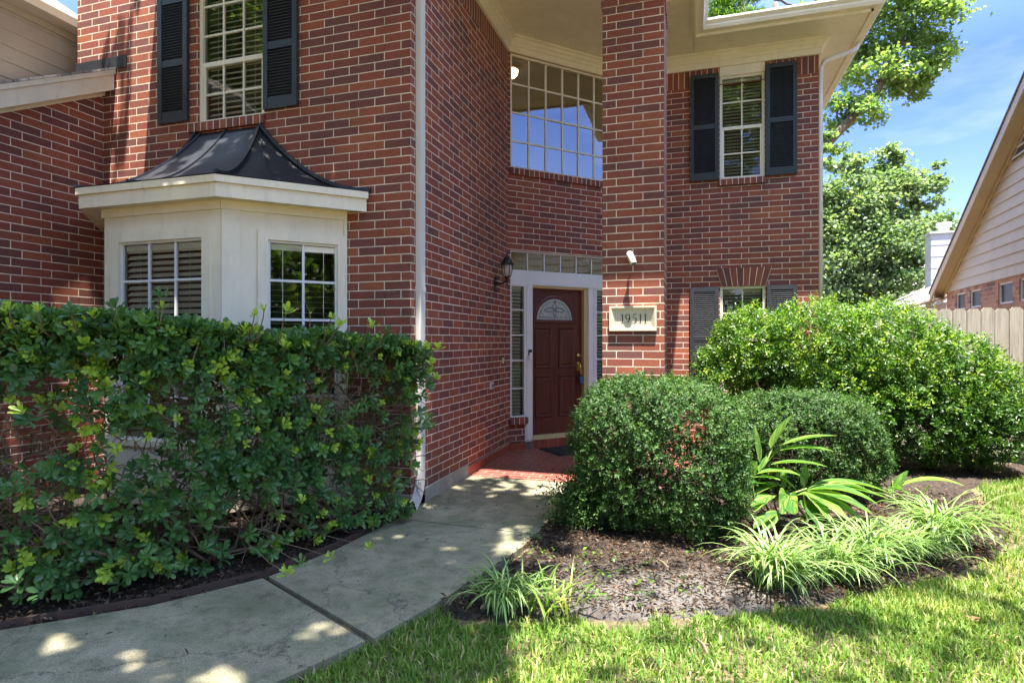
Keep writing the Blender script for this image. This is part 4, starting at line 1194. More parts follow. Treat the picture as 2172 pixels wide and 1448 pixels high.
mb = MB(); mb.lathe((LX, LYc, 2.215), [(.012, 0), (.012, .045), (.016, .055), (.014, .085), (.003, .105)], 10); mb.build('bulb', M['plastic'], ln)

# doorbell
bl = thing('doorbell', tuple(DOORW(.33, -.01, 1.27)), 'small black and white video doorbell on the white door post', 'doorbell')
mb = MB(); mb.box(DOORW, .312, .352, -.012, .016, 1.245, 1.322); mb.build('camera_head', M['black'], bl)
mb = MB(); mb.box(DOORW, .313, .351, -.0115, .018, 1.205, 1.284); mb.build('button_plate', M['white'], bl)
mb = MB(); q = DOORW(.332, .018, 1.245); mb.tube([q, q+n_*.003], .011, 14); mb.build('button', M['plastic'], bl)
# lock box
q = DOORW(1.185, -.03, .90)
lb = thing('lockbox', tuple(q), 'blue realtor lockbox hanging from the brass door handle', 'lockbox')
mb = MB(); mb.box(DOORW, 1.15, 1.215, -.06, -.025, .845, .945); mb.box(DOORW, 1.155, 1.21, -.024, -.019, .85, .90); mb.build('case', M['lock'], lb)
mb = MB(); mb.tube([DOORW(1.165, -.045, .945), DOORW(1.165, -.045, .985), DOORW(1.182, -.045, 1.0), DOORW(1.20, -.045, .985), DOORW(1.20, -.045, .945)], .004, 6); mb.build('shackle', M['gold'], lb)
# outlet box + small hook on the side wall
ob = thing('outlet_box', tuple(SIDE(2.05, 0, .9)), 'small grey electrical box on the brick side wall of the porch', 'outlet box')
mb = MB(); mb.box(SIDE, 2.03, 2.11, 0, .018, .865, .945); mb.box(SIDE, 2.12, 2.16, 0, .008, .92, .945); mb.build('cover', M['chim'], ob)
mb = MB(); mb.box(SIDE, 2.05, 2.09, .018, .022, .885, .925); mb.build('plug_face', M['came'], ob)
bb = MB(); bb.box(SIDE, 2.50, 2.535, 0, .018, 1.155, 1.225); bb.tube([SIDE(2.517, .018, 1.19), SIDE(2.517, .024, 1.19)], .008, 10)
o = bb.build('bell_push', M['threshold'], origin=tuple(SIDE(2.5, 0, 1.19))); tag(o, 'little tan bell button on the porch side brick wall', 'bell button')
# door mat
mb = MB(); DM = DOORW
mb.box(DM, .42, 1.22, .08, .60, .003, .018); mb.box(DM, .45, 1.19, .11, .57, .0181, .022)
o = mb.build('door_mat', M['mat'], origin=tuple(DM(.8, .3, 0))); tag(o, 'black rectangular door mat on the red tiled porch', 'door mat')

# ------------------------------------------------------------------ fence
fn = thing('wood_fence', (1.6, 8.6, 0), 'weathered grey wooden picket privacy fence right of the house', 'fence')
x = 1.66; k = 0
bd = MB()
while x < 7.6:
    w = .138 + random.uniform(-.002, .002); zt = 1.84 + random.uniform(-.008, .008); y = 8.58 + random.uniform(-.003, .003)
    o = random.uniform(-.004, .004)
    pts = [(x, .16), (x+w, .16), (x+w, zt-.035), (x+w-.022, zt-.012), (x+w-.03, zt), (x+.03, zt), (x+.022, zt-.012), (x, zt-.035)]
    bd.hexa([Vector((a, y+.016, b)) for a, b in pts], [Vector((a, y, b)) for a, b in pts][::1])
    x += w + .006 + random.uniform(0, .004)
bd.build('picket_boards', M['fence'], fn)
mb = MB(); wbox(mb, 1.64, 7.6, 8.60, 8.64, 1.45, 1.54); wbox(mb, 1.64, 7.6, 8.60, 8.64, .85, .94); wbox(mb, 1.64, 7.6, 8.60, 8.64, .25, .34); mb.build('rail', M['fence'], fn)
mb = MB(); wbox(mb, 1.64, 7.6, 8.565, 8.60, .015, .158); mb.build('kickboard', M['fence'], fn)

# ------------------------------------------------------------------ neighbour houses
NB = thing('neighbor_house', (5.1, 14.33, 0), 'neighboring house with pale siding gable and orange brick beyond the fence', 'house')
th = math.atan2(10.63-14.33, 4.77-5.10)          # direction along the wall, towards the camera
NF = frame(5.10, 14.33, th)                        # s from the far corner; o outwards
LN = 11.0; EZ = 2.50
mb = MB()
bh = [(.56, 1.11, 2.05, 2.38), (1.37, 1.93, 2.05, 2.38), (2.72, 3.30, 2.04, 2.39), (3.54, 4.12, 2.04, 2.39), (5.0, 5.6, 2.04, 2.39), (5.85, 6.4, 2.04, 2.39)]
mb.wall(NF, 0, LN, -.1, 2.45, holes=bh, reveal=.06)
mb.wall(frame(5.10, 14.33, .09, True), 0, 6, -.1, 2.6)
mb.build('brick_wall', M['nbrick'], NB)
for h in bh:
    f = MB()
    f.box(NF, h[0], h[0]+.03, -.06, -.02, h[2], h[3]); f.box(NF, h[1]-.03, h[1], -.06, -.02, h[2], h[3]); f.box(NF, h[0]+.03, h[1]-.03, -.06, -.02, h[3]-.03, h[3]); f.box(NF, h[0]+.03, h[1]-.03, -.06, -.02, h[2], h[2]+.03)
    fo = f.build('window', M['white'], NB)
    g = MB(); g.face([NF(h[0], -.045, h[2]), NF(h[1], -.045, h[2]), NF(h[1], -.045, h[3]), NF(h[0], -.045, h[3])]); g.build('screen', M['black'], fo)
sl2 = .578; PK = LN/2
sdm = MB(); z = 2.45
while z < EZ + PK*sl2:
    z2 = z+.178
    a0, a1 = max(0, (z-EZ)/sl2-.0), max(0, (z2-EZ)/sl2)
    b0, b1 = LN-a0, LN-a1
    if a1 > PK: a1 = PK; b1 = PK
    sdm.face([NF(a0, .022, z), NF(b0, .022, z), NF(b1, .004, z2), NF(a1, .004, z2)], [(a0, z), (b0, z), (b1, z2), (a1, z2)])
    sdm.face([NF(a0, .0, z), NF(b0, .0, z), NF(b0, .022, z), NF(a0, .022, z)])
    z = z2
sdm.build('gable_siding', M['nsiding'], NB)
tr = MB()
def nz(s): return EZ + (s if s < PK else LN-s)*sl2
for (sa, sb) in ((-.26, PK), (PK, LN+.26)):
    def q(s, o, dz):
        zz = EZ + (s if sa < 0 else LN-s)*sl2
        return NF(s, o, zz+dz)
    tr.hexa([q(sa, .0, .0), q(sa, .22, .0), q(sa, .22, .02), q(sa, .0, .02)], [q(sb, .0, .0), q(sb, .22, .0), q(sb, .22, .02), q(sb, .0, .02)])
    tr.hexa([q(sa, .22, -.07), q(sa, .245, -.07), q(sa, .245, .14), q(sa, .22, .14)], [q(sb, .22, -.07), q(sb, .245, -.07), q(sb, .245, .14), q(sb, .22, .14)])
    tr.hexa([q(sa, .022, -.09), q(sa, .045, -.09), q(sa, .045, -.001), q(sa, .022, -.001)], [q(sb, .022, -.09), q(sb, .045, -.09), q(sb, .045, -.001), q(sb, .022, -.001)])
tr.box(NF, -.26, 0, .02, .219, EZ-.20, EZ-.18); tr.box(NF, -.24, -.02, .195, .218, EZ-.18, EZ-.04)
tr.hexa([NF(-.26, .0, EZ-.19), NF(-.24, .0, EZ-.19), NF(-.24, .0, EZ-.17), NF(-.26, .0, EZ-.17)], [NF(-.26, .22, EZ-.19), NF(-.24, .22, EZ-.19), NF(-.24, .22, EZ-.17), NF(-.26, .22, EZ-.17)])
tr.build('rake_fascia', M['ntrim'], NB)
nr = MB()
roofpoly(nr, [NF(-.30, .26, EZ-.03), NF(PK, .26, EZ+PK*sl2+.145), NF(PK, -7, EZ+PK*sl2+.145), NF(-.30, -7, EZ-.03)], NF(0, -1, 0)-NF(0, 0, 0), .035)
roofpoly(nr, [NF(LN+.30, .26, EZ-.03), NF(PK, .26, EZ+PK*sl2+.145), NF(PK, -7, EZ+PK*sl2+.145), NF(LN+.30, -7, EZ-.03)], NF(0, -1, 0)-NF(0, 0, 0), .035)
nr.build('roof', M['dshingle'], NB)
vt = MB()
vt.face([NF(3.35, .03, 4.22), NF(7.65, .03, 4.22), NF(5.5, .03, 5.46)], None)
vt.build('gable_vent', M['black'], NB)
vs = MB()
for k in range(9):
    zz = 4.24+k*.12; s_ = 3.35+(zz-4.22)/sl2+.03; s2_ = 11-s_
    vs.hexa([NF(s_, .034, zz), NF(s_, .06, zz), NF(s_, .05, zz+.03), NF(s_, .034, zz+.03)], [NF(s2_, .034, zz), NF(s2_, .06, zz), NF(s2_, .05, zz+.03), NF(s2_, .034, zz+.03)])
vs.build('vent_slats', M['nsiding'], NB)
ch = MB()
cp = at(2002, 560, 16.5)
CF = frame(cp.x, cp.y, th)
for k in range(14):
    z = 2.2+k*.16; ch.box(CF, -.32, .32, -.38, .38-.0, z, z+.158) if k % 2 == 0 else ch.box(CF, -.312, .312, -.372, .372, z, z+.158)
ch.box(CF, -.36, .36, -.42, .42, 4.44, 4.50)
co_ = ch.build('chimney', M['chim'], NB)
cc = MB(); cc.lathe((cp.x, cp.y, 4.50), [(.13, 0), (.13, .14), (.18, .15), (.18, .27), (.12, .28)], 18); cc.build('chimney_cap', M['chim'], co_)
# lower roof with leaf litter, left of the gable corner
lr = MB()
p0, p1, p2, p3 = at(1880, 660, 13.5), at(2012, 622, 13.3), at(2006, 590, 17.5), at(1890, 640, 18)
roofpoly(lr, [p0, p1, p2, p3], (1, 0, 0), .05); lr.build('lower_roof', M['nshingle'], NB)
lw = MB(); e = at(1880, 668, 13.6), at(2012, 632, 13.4)
lw.hexa([e[0], e[0]+Vector((0, .03, 0)), e[0]+Vector((0, .03, .10)), e[0]+Vector((0, 0, .10))], [e[1], e[1]+Vector((0, .03, 0)), e[1]+Vector((0, .03, .10)), e[1]+Vector((0, 0, .10))])
f0, f1 = at(1890, 672, 13.9), at(2012, 640, 13.6)
lw.hexa([Vector((f0.x, f0.y, 0)), Vector((f0.x, f0.y+.1, 0)), Vector((f0.x, f0.y+.1, f0.z)), f0], [Vector((f1.x, f1.y, 0)), Vector((f1.x, f1.y+.1, 0)), Vector((f1.x, f1.y+.1, f1.z)), f1])
lw.build('lower_wall', M['ntrim'], NB)
# second house further off: only its pale shingle roof shows
N2 = thing('distant_house', tuple(at(1900, 700, 24)*1), 'distant house with a pale shingle roof and vent pipe behind the trees', 'house')
c = at(1990, 520, 26); a = at(1700, 650, 23); b = at(2060, 650, 23); d_ = at(1830, 525, 26)
mb = MB(); roofpoly(mb, [a, b, Vector((b.x+1.0, b.y+3, c.z)), Vector((d_.x, d_.y, c.z-.5))], (1, 0, 0), .1); mb.build('roof', M['nshingle'], N2)
mb = MB(); mb.hexa([Vector((a.x, a.y+.3, 0)), Vector((a.x, a.y+.5, 0)), Vector((a.x, a.y+.5, a.z)), Vector((a.x, a.y+.3, a.z))], [Vector((b.x, b.y+.3, 0)), Vector((b.x, b.y+.5, 0)), Vector((b.x, b.y+.5, b.z)), Vector((b.x, b.y+.3, b.z))]); mb.build('wall', M['nsiding'], N2)
vp = at(1962, 545, 25); mb = MB(); mb.lathe((vp.x, vp.y, vp.z-.6), [(.09, 0), (.09, .75), (.16, .8), (.16, .95), (.1, 1.0)], 12); mb.build('vent_pipe', M['chim'], N2)

# ------------------------------------------------------------------ vegetation helpers
def rdir(n): return unit(rng.normal(size=(n, 3)))
def branches(mb, root, n, spread, height, r0, steps=7, up=1.0, wander=.35, sub=2, zmin=.02, fix=None):
    ends = []
    for i in range(n):
        p = Vector(root) + Vector((random.gauss(0, .04), random.gauss(0, .04), 0)); a = random.uniform(0, 2*math.pi)
        d = Vector((math.cos(a)*spread, math.sin(a)*spread, up)).normalized(); L = height*random.uniform(.7, 1.05)/steps
        pts, rr = [p.copy()], [r0*random.uniform(.7, 1.1)]
        for k in range(steps):
            d = (d + Vector((random.gauss(0, wander), random.gauss(0, wander), random.gauss(0, wander)*.6+.05))*.5).normalized()
            p = p + d*L; p.z = max(p.z, zmin); p = fix(p) if fix else p; pts.append(p.copy()); rr.append(rr[0]*(1-.85*(k+1)/steps))
        mb.tube(pts, rr, 5, cap=False)
        for s_ in range(sub):
            j = random.randint(2, steps-1); q = pts[j].copy(); dd = (d + Vector(rdir(1)[0])*1.1).normalized(); sp, sr = [q.copy()], [rr[j]*.7]
            for k in range(4):
                dd = (dd + Vector(rdir(1)[0])*.35).normalized(); q = q+dd*L*.75; q.z = max(q.z, zmin); q = fix(q) if fix else q; sp.append(q.copy()); sr.append(sr[0]*(1-.2*(k+1)))
            mb.tube(sp, sr, 4, cap=False); ends.append(q)
        ends.append(p)
    return ends

# ------------------------------------------------------------------ hedge (left)
HL = np.array([(-5.6, .95), (-4.8, 1.40), (-3.95, 1.83), (-3.42, 2.22), (-2.98, 2.62), (-2.66, 3.15), (-2.44, 3.66), (-2.14, 4.18)])
seg = np.linalg.norm(np.diff(HL, axis=0), axis=1); cum = np.concatenate([[0], np.cumsum(seg)]); HT = cum[-1]
def hl(s):
    s = np.clip(s, 0, HT-1e-6); i = np.clip(np.searchsorted(cum, s, side='right')-1, 0, len(seg)-1)
    f = (s-cum[i])/seg[i]; p = HL[i]+(HL[i+1]-HL[i])*f[:, None]; t = (HL[i+1]-HL[i])/seg[i][:, None]
    return p, np.stack([-t[:, 1], t[:, 0]], -1)                # n points back, away from the walk
hg = thing('hedge', (-3.0, 2.9, 0), 'long glossy green hedge with bare twiggy gaps in front of the bay window', 'hedge')
def top_z(s): return 1.545 - .13*np.clip((s-3.0)/2.2, 0, 1) + .13*(vnoise(s*2.6, 0*s, 5)-.5) + .06*(vnoise(s*9, 0*s, 6)-.5)
nr_ = 11500
s = rng.uniform(.3, HT+.05, nr_); kind = rng.random(nr_)
dep = np.where(kind < .30, rng.uniform(0, .62, nr_), np.where(kind > .78, rng.uniform(.12, .6, nr_), np.abs(rng.normal(0, .07, nr_))))
tz = top_z(s)
z = np.where(kind < .30, tz - np.abs(rng.normal(0, .06, nr_)), tz*(1-rng.random(nr_)**1.0))
front, nb = hl(s)
# density: dense upper band and right end, open patches lower down
gap = np.zeros(nr_)
def hole(sc, zc, rs, rz, a=1.0):
    global gap
    gap = np.maximum(gap, a*np.clip(1.55-np.sqrt(((s-sc)/(rs*1.12))**2+((z-zc)/(rz*1.12))**2)-.35*vnoise(s*9, z*9, 17), 0, 1))
hole(4.35, 1.08, .42, .27); hole(4.75, .85, .30, .22, .8); hole(2.45, .90, .34, .26); hole(3.35, 1.10, .18, .14, .8)
hole(2.2, .42, .5, .2, .9); hole(3.7, .28, .6, .16, .9); hole(3.05, .80, .25, .14, .6); hole(4.6, .38, .5, .2, .7)
dens = .45 + .62*(z > tz-.34) + .2*(s > HT-.9)
dens = np.where(z < .35, .42, dens) * (1-.97*gap) * (.40+1.1*fbm(s*2.6, z*3.5, 21))
dens = np.where((kind >= .30) & (z < .05), 0, dens)
keep = rng.random(nr_) < dens
s, z, dep, front, nb, tz, kind = [q[keep] for q in (s, z, dep, front, nb, tz, kind)]
P = np.zeros((len(s), 3)); P[:, :2] = front + nb*dep[:, None]; P[:, 2] = z
P[:, :2] += -nb*(.05+.06*np.sin(np.clip(z/tz, 0, 1)*math.pi))[:, None]*rng.uniform(0, 1.2, len(s))[:, None]
low = z < .5; P[low, :2] += -nb[low]*.0
endb = s > HT-.25
P[endb, 1] += 0; P[endb, 0] += .20*rng.random(endb.sum())*np.clip(z[endb]*1.2-.3, 0, 1)
# rosette axis: outwards and up
ax = np.zeros_like(P); ax[:, :2] = -nb*np.where(kind < .3, .25, .9)[:, None]; ax[:, 2] = np.where(kind < .3, 1.0, .35)
ax[endb, 0] += .8
ax = unit(ax + rdir(len(P))*.45)
# a few tall shoots above the top, and one by the left window
extra = []
for px, py, d in ((340, 628, 3.35), (345, 650, 3.35), (560, 655, 3.6), (610, 660, 3.7), (540, 668, 3.6), (200, 668, 3.2), (245, 655, 3.2), (705, 672, 3.95), (720, 690, 3.95), (790, 690, 4.1), (820, 700, 4.15),
                  (905, 735, 4.35), (930, 738, 4.35), (915, 770, 4.35), (925, 800, 4.35), (905, 890, 4.35), (915, 905, 4.4), (700, 1180, 3.35), (785, 1160, 3.55), (610, 1215, 3.15), (640, 1195, 3.2), (35, 1235, 2.98), (90, 1255, 3.0),
                  (20, 650, 2.95), (80, 655, 2.95), (150, 660, 3.0), (640, 1060, 3.3), (30, 1030, 2.75), (45, 870, 2.75)):
    extra.append(tuple(at(px, py, d)))
EX = np.array(extra); P = np.vstack([P, EX]); ax = np.vstack([ax, unit(np.tile([.1, -.35, .9], (len(EX), 1))+rdir(len(EX))*.25)])
nR = len(P); NL = 9
young = rng.random(nR) < .26
young &= fbm(P[:, 0]*1.5, P[:, 2]*2, 3) > .33
young[-len(EX):] = rng.random(len(EX)) < .55
ref = unit(np.cross(ax, np.array([.3, .2, .9]))); bin_ = np.cross(ax, ref)
ang = (np.arange(NL)*2.399)[None, :] + rng.uniform(0, 6.28, nR)[:, None] + rng.normal(0, .18, (nR, NL))
openn = np.linspace(1.25, .50, NL)[None, :] + rng.normal(0, .16, (nR, NL)); openn = np.where(young[:, None], openn*.72, openn)
D = (ref[:, None]*np.cos(ang)[..., None] + bin_[:, None]*np.sin(ang)[..., None])*np.sin(openn)[..., None] + ax[:, None]*np.cos(openn)[..., None]
D[..., 2] -= .12
sizeR = rng.uniform(.75, 1.2, nR)*np.where(young, .82, 1.0); Ln = sizeR[:, None]*rng.uniform(.050, .074, (nR, NL))
Pp = P[:, None] - ax[:, None]*np.linspace(.022, 0, NL)[None, :, None]
Nn = ax[:, None] + D*0 + rng.normal(0, .15, D.shape)
tint = np.where(young[:, None], rng.uniform(.82, 1.0, (nR, NL)), rng.uniform(0, .72, nR)[:, None]*.8+rng.uniform(0, .2, (nR, NL)))
V = leaves(LEAF9[0], Pp.reshape(-1, 3), D.reshape(-1, 3), Nn.reshape(-1, 3), Ln.ravel(), Ln.ravel()*.42)
nmesh('foliage', V, LEAF9[1], len(V), M['hedge'], hg, tint.ravel())
bm_ = MB()
HS_ = np.linspace(0, HT-.01, 160); HP_, HN_ = hl(HS_); HZ_ = top_z(HS_)
def inside(p):
    i = int(np.argmin((HP_[:, 0]-p.x)**2+(HP_[:, 1]-p.y)**2)); dx, dy = p.x-HP_[i, 0], p.y-HP_[i, 1]
    q = dx*HN_[i, 0]+dy*HN_[i, 1]; q2 = min(max(q, .03), .62); tx = dx-HN_[i, 0]*q, dy-HN_[i, 1]*q
    return Vector((HP_[i, 0]+HN_[i, 0]*q2+tx[0]*.2, HP_[i, 1]+HN_[i, 1]*q2+tx[1]*.2, min(p.z, HZ_[i]-.06)))
pp, nn = hl(np.linspace(.5, HT-.05, 26))
for (x, y), (a, b) in zip(pp, nn):
    br0 = (x+a*random.uniform(.15, .45), y+b*random.uniform(.15, .45), -.03)
    branches(bm_, br0, 3, 1.0, 1.5, .014, 9, .75, .55, 4, fix=inside)
sel = rng.choice(nR-len(EX), 1500, replace=False)                      # twigs that carry the rosettes
for i in sel:
    p = Vector(P[i]); a = Vector(ax[i]); q = p - a*random.uniform(.08, .22) + Vector(rdir(1)[0])*.04; bm_.tube([q+Vector((0, 0, -.05)), q, p], [.0042, .0036, .0026], 4, cap=False)
for q3 in EX:                                                    # each stray shoot grows out of the hedge
    p = Vector(q3); q = inside(p); q = Vector((q.x, q.y, q.z-.06)) if p.z > 1 else q + (q-p)*.6 + Vector((0, 0, -.02))
    k3 = .35 if p.z < 1 else 1; m3 = p.lerp(q, .5)+Vector((random.uniform(-.02, .02), random.uniform(-.02, .02), -.03 if p.z > .1 else .01)); m4 = p.lerp(q, .2)+Vector((random.uniform(-.012, .012), random.uniform(-.012, .012), -.008)); bm_.tube([q, m3, m4, p], [.0045*k3+.001, .0035*k3+.001, .0028*k3+.001, .002], 5, cap=False)
for i in range(1200):                                            # bare tangled twigs in the open patches
    sc_, zc_, rs_, rz_ = random.choice([(4.35, 1.05, .45, .28), (4.75, .85, .3, .25), (4.4, .75, .5, .25), (2.45, .85, .4, .3), (3.3, 1.0, .3, .25), (3.7, .35, .8, .25), (2.3, .45, .6, .25), (4.6, .4, .5, .25)])
    ss = random.gauss(sc_, rs_*.6); zz = max(.03, random.gauss(zc_, rz_*.6))
    (p2,), (n2,) = hl(np.array([ss])); p = Vector((p2[0]+n2[0]*random.uniform(-.02, .4), p2[1]+n2[1]*random.uniform(-.02, .4), zz))
    d = Vector(rdir(1)[0]); d.z = d.z*.5+.25; d.normalize(); pts = [p.copy()]
    for k in range(4): d = (d+Vector(rdir(1)[0])*.38).normalized(); p = p+d*random.uniform(.04, .085); pts.append(p.copy())
    r_ = random.uniform(.002, .006); bm_.tube(pts, [r_, r_*.9, r_*.75, r_*.6, r_*.4], 4, cap=False)
bm_.build('branch', M['twig'], hg)

# ------------------------------------------------------------------ clipped boxwoods
def sprigs(P0, U, per, Ls, lsize, up=.3, fan=.55):
    """leafy shoots: opposite leaves along short stems that start at P0 and head outwards"""
    n = len(P0); sd_ = unit(U*.8+rdir(n)*fan+np.array([0, 0, up])); ln = rng.uniform(Ls[0], Ls[1], n)
    tt = (np.arange(per)+.5)/per; C = P0[:, None]+sd_[:, None]*(tt[None, :, None]*ln[:, None, None])
    a = unit(np.cross(sd_, rdir(n))); b = np.cross(sd_, a); k = np.arange(per); ph = np.where(k % 2 == 0, 0, math.pi)+(k//2)*1.57
    D = a[:, None]*np.cos(ph)[None, :, None]+b[:, None]*np.sin(ph)[None, :, None]; D = D+sd_[:, None]*.65+rng.normal(0, .22, D.shape)
    N = sd_[:, None]+rng.normal(0, .35, D.shape); L = rng.uniform(.75, 1.25, (n, per))*lsize*(1.1-.45*tt)[None, :]
    return C.reshape(-1, 3), unit(D.reshape(-1, 3)), N.reshape(-1, 3), L.ravel()
def boxwood(c, rx, ry, h, n, label, seed, twigs=110, lsize=.031, holes=()):
    o = thing('boxwood_shrub', (c[0], c[1], 0), label, 'shrub', 'clipped rounded boxwoods in the front bed')
    per = 10; ns_ = n//per
    u = rdir(ns_*2); u = u[:ns_]
    e = 3.6
    k = (np.abs(u)**e).sum(1)**(-1/e)
    sh = 1 - np.abs(rng.normal(0, np.where(rng.random(ns_) < .40, .32, .07), ns_)); sh = np.clip(sh, .2, 1.03)
    bump_ = .98 + .20*(fbm(u[:, 0]*2.4+u[:, 2]*1.7+seed, u[:, 1]*2.4+seed, seed)-.5) + .17*(vnoise(u[:, 0]*7+u[:, 2]*6, u[:, 1]*7-u[:, 2]*4, seed+2)-.5)
    Q = u*(k*sh*bump_)[:, None]
    P = np.stack([c[0]+Q[:, 0]*rx, c[1]+Q[:, 1]*ry, h*.5+Q[:, 2]*h*.5], -1)
    low_ = np.clip(1-P[:, 2]/(h*.45), 0, 1)
    P[:, :2] = np.array(c)[None]+(P[:, :2]-np.array(c)[None])*(1+.07*low_)[:, None]
    keep = (P[:, 2] > .04)
    keep &= rng.random(ns_) < .22+1.25*fbm(P[:, 0]*3.6+P[:, 2]*2, P[:, 1]*3.6+P[:, 2]*4.8, seed+7)
    for hx, hz, hr in holes:
        keep &= ~((np.hypot((P[:, 0]-hx)/1.5, P[:, 2]-hz) < hr) & (rng.random(ns_) < .72))
    P = P[keep]; U = u[keep]; m0 = len(P)
    C, D, N, L = sprigs(P, U, per, (.035, .105), lsize)
    m_ = len(C); V = leaves(LEAF4[0], C, D, N, L, L*.52)
    t0 = rng.random(m0)*.5+.55*(fbm(P[:, 0]*4, P[:, 1]*4+P[:, 2]*3, 3)-.3)
    t = np.clip(np.repeat(t0, per)+rng.normal(0, .12, m_), 0, 1); t = np.where(rng.random(m_) < .012, 1.0, t)
    nmesh('foliage', V, LEAF4[1], m_, M['box'], o, t)
    b = MB(); cfix = lambda p: Vector((c[0]+(p.x-c[0])*min(1, .80*rx/max(1e-3, abs(p.x-c[0]))), c[1]+(p.y-c[1])*min(1, .80*ry/max(1e-3, abs(p.y-c[1]))), min(p.z, h*.9)))
    branches(b, (c[0], c[1], -.02), 26, 1.0, h*1.05, .014, 7, 1.1, .45, 6, fix=cfix)
    for i in range(twigs):
        p = Vector(P[random.randrange(m0)]); q = p.lerp(Vector((c[0], c[1], h*.35)), random.uniform(.3, .8)); b.tube([q, q.lerp(p, .5)+Vector(rdir(1)[0])*.02, p], [.004, .003, .0015], 4, cap=False)
    b.build('branch', M['darktwig'], o)
    return o
boxwood((-.25, 4.83), .63, .60, 1.085, 105000, 'large clipped boxwood in front of the brick column', 3, holes=((-.72, .62, .11), (-.05, .68, .12), (-.28, .40, .12), (.12, .32, .08)))
boxwood((1.02, 6.35), .68, .60, .90, 90000, 'lower clipped boxwood behind the ginger plant', 5, holes=((1.15, .55, .10), (.8, .35, .08), (1.5, .3, .08)))
# the low sprawl at the left foot of the large boxwood
P = np.array([(-.84, 4.66, .10)]) + rng.normal(0, 1, (12000, 3))*np.array([.11, .15, .12]); P = P[P[:, 2] > .02]
D = unit(rdir(len(P))+np.array([0, 0, .4])); L = rng.uniform(.018, .03, len(P))
sp = thing('low_shrub', (-.92, 4.62, 0), 'loose low shrub sprawl beside the walk at the large boxwood foot', 'shrub')
nmesh('foliage', leaves(LEAF4[0], P, D, rdir(len(P)), L, L*.55), LEAF4[1], len(P), M['box'], sp, rng.random(len(P))*.8)
b = MB(); branches(b, (-.9, 4.65, -.02), 9, 1.1, .32, .008, 5, .8, .4, 4); b.build('branch', M['twig'], sp)

# ------------------------------------------------------------------ big loose shrub by the right wall
bs = thing('big_shrub', (2.0, 7.75, 0), 'big loose bright green shrub under the lower right window by the fence', 'shrub')
blobs = [((.75, 7.95, 1.30), (.50, .42, .50)), ((1.45, 7.85, 1.30), (.62, .50, .60)), ((2.15, 7.80, 1.25), (.65, .55, .62)), ((2.70, 7.75, .98), (.58, .52, .55)), ((3.10, 7.80, .78), (.42, .45, .42)),
         ((2.4, 7.65, .62), (.75, .5, .55)), ((1.75, 7.7, .75), (.6, .45, .50)), ((.45, 7.85, .98), (.30, .25, .20)), ((.25, 7.85, 1.10), (.16, .15, .22)), ((3.0, 7.65, .50), (.40, .4, .40)), ((1.2, 8.0, .85), (.5, .3, .30))]
PP, UU = [], []
for (c, r) in blobs:
    n = int(16000*(r[0]*r[2]*1.3+.22*r[0]))+500
    u = rdir(n); sh = np.clip(1-np.abs(rng.normal(0, .16, n)), .2, 1.1)*(1+.28*(fbm(u[:, 0]*3+c[0]*3, u[:, 2]*3+u[:, 1]*2, int(c[0]*10))-.5))
    PP.append(np.array(c)+u*sh[:, None]*np.array(r)); UU.append(u)
P = np.vstack(PP); U = np.vstack(UU)
k = (P[:, 2] > .10) & (P[:, 1] < 8.46) & (rng.random(len(P)) < .50+.8*fbm(P[:, 0]*2.8+P[:, 1], P[:, 2]*3.4, 44)); P, U = P[k], U[k]
sel = rng.random(len(P)) < .16
C, D, N, L = sprigs(P[sel], U[sel], 9, (.07, .19), .050, .35, .6)
P0_ = P[sel]
young_ = np.repeat((rng.random(len(P0_)) < .30) & (P0_[:, 2] > .7), 9)
tb = np.repeat(np.clip(rng.random(len(P0_))*.45+.5*(fbm(P0_[:, 0]*3, P0_[:, 2]*3, 15)-.3)+.12*np.clip(P0_[:, 2]-.6, 0, 1), 0, .72), 9)
t = np.where(young_, rng.uniform(.72, .95, len(C)), np.clip(tb+rng.normal(0, .08, len(C)), 0, .8))
nmesh('foliage', leaves(LEAF9[0], C, D, N, L, L*.46), LEAF9[1], len(C), M['shrub'], bs, t)
b = MB()
for r0 in ((.9, 8.0), (1.5, 7.9), (2.1, 7.85), (2.6, 7.8), (3.0, 7.8)): branches(b, (r0[0], r0[1], -.03), 9, .8, 1.45, .018, 8, 1.1, .45, 5, fix=lambda p: Vector((min(max(p.x, .4), 3.2), min(max(p.y, 7.5), 8.4), min(p.z, 1.6-max(0, p.x-2.0)*.65))))
b.build('branch', M['twig'], bs)

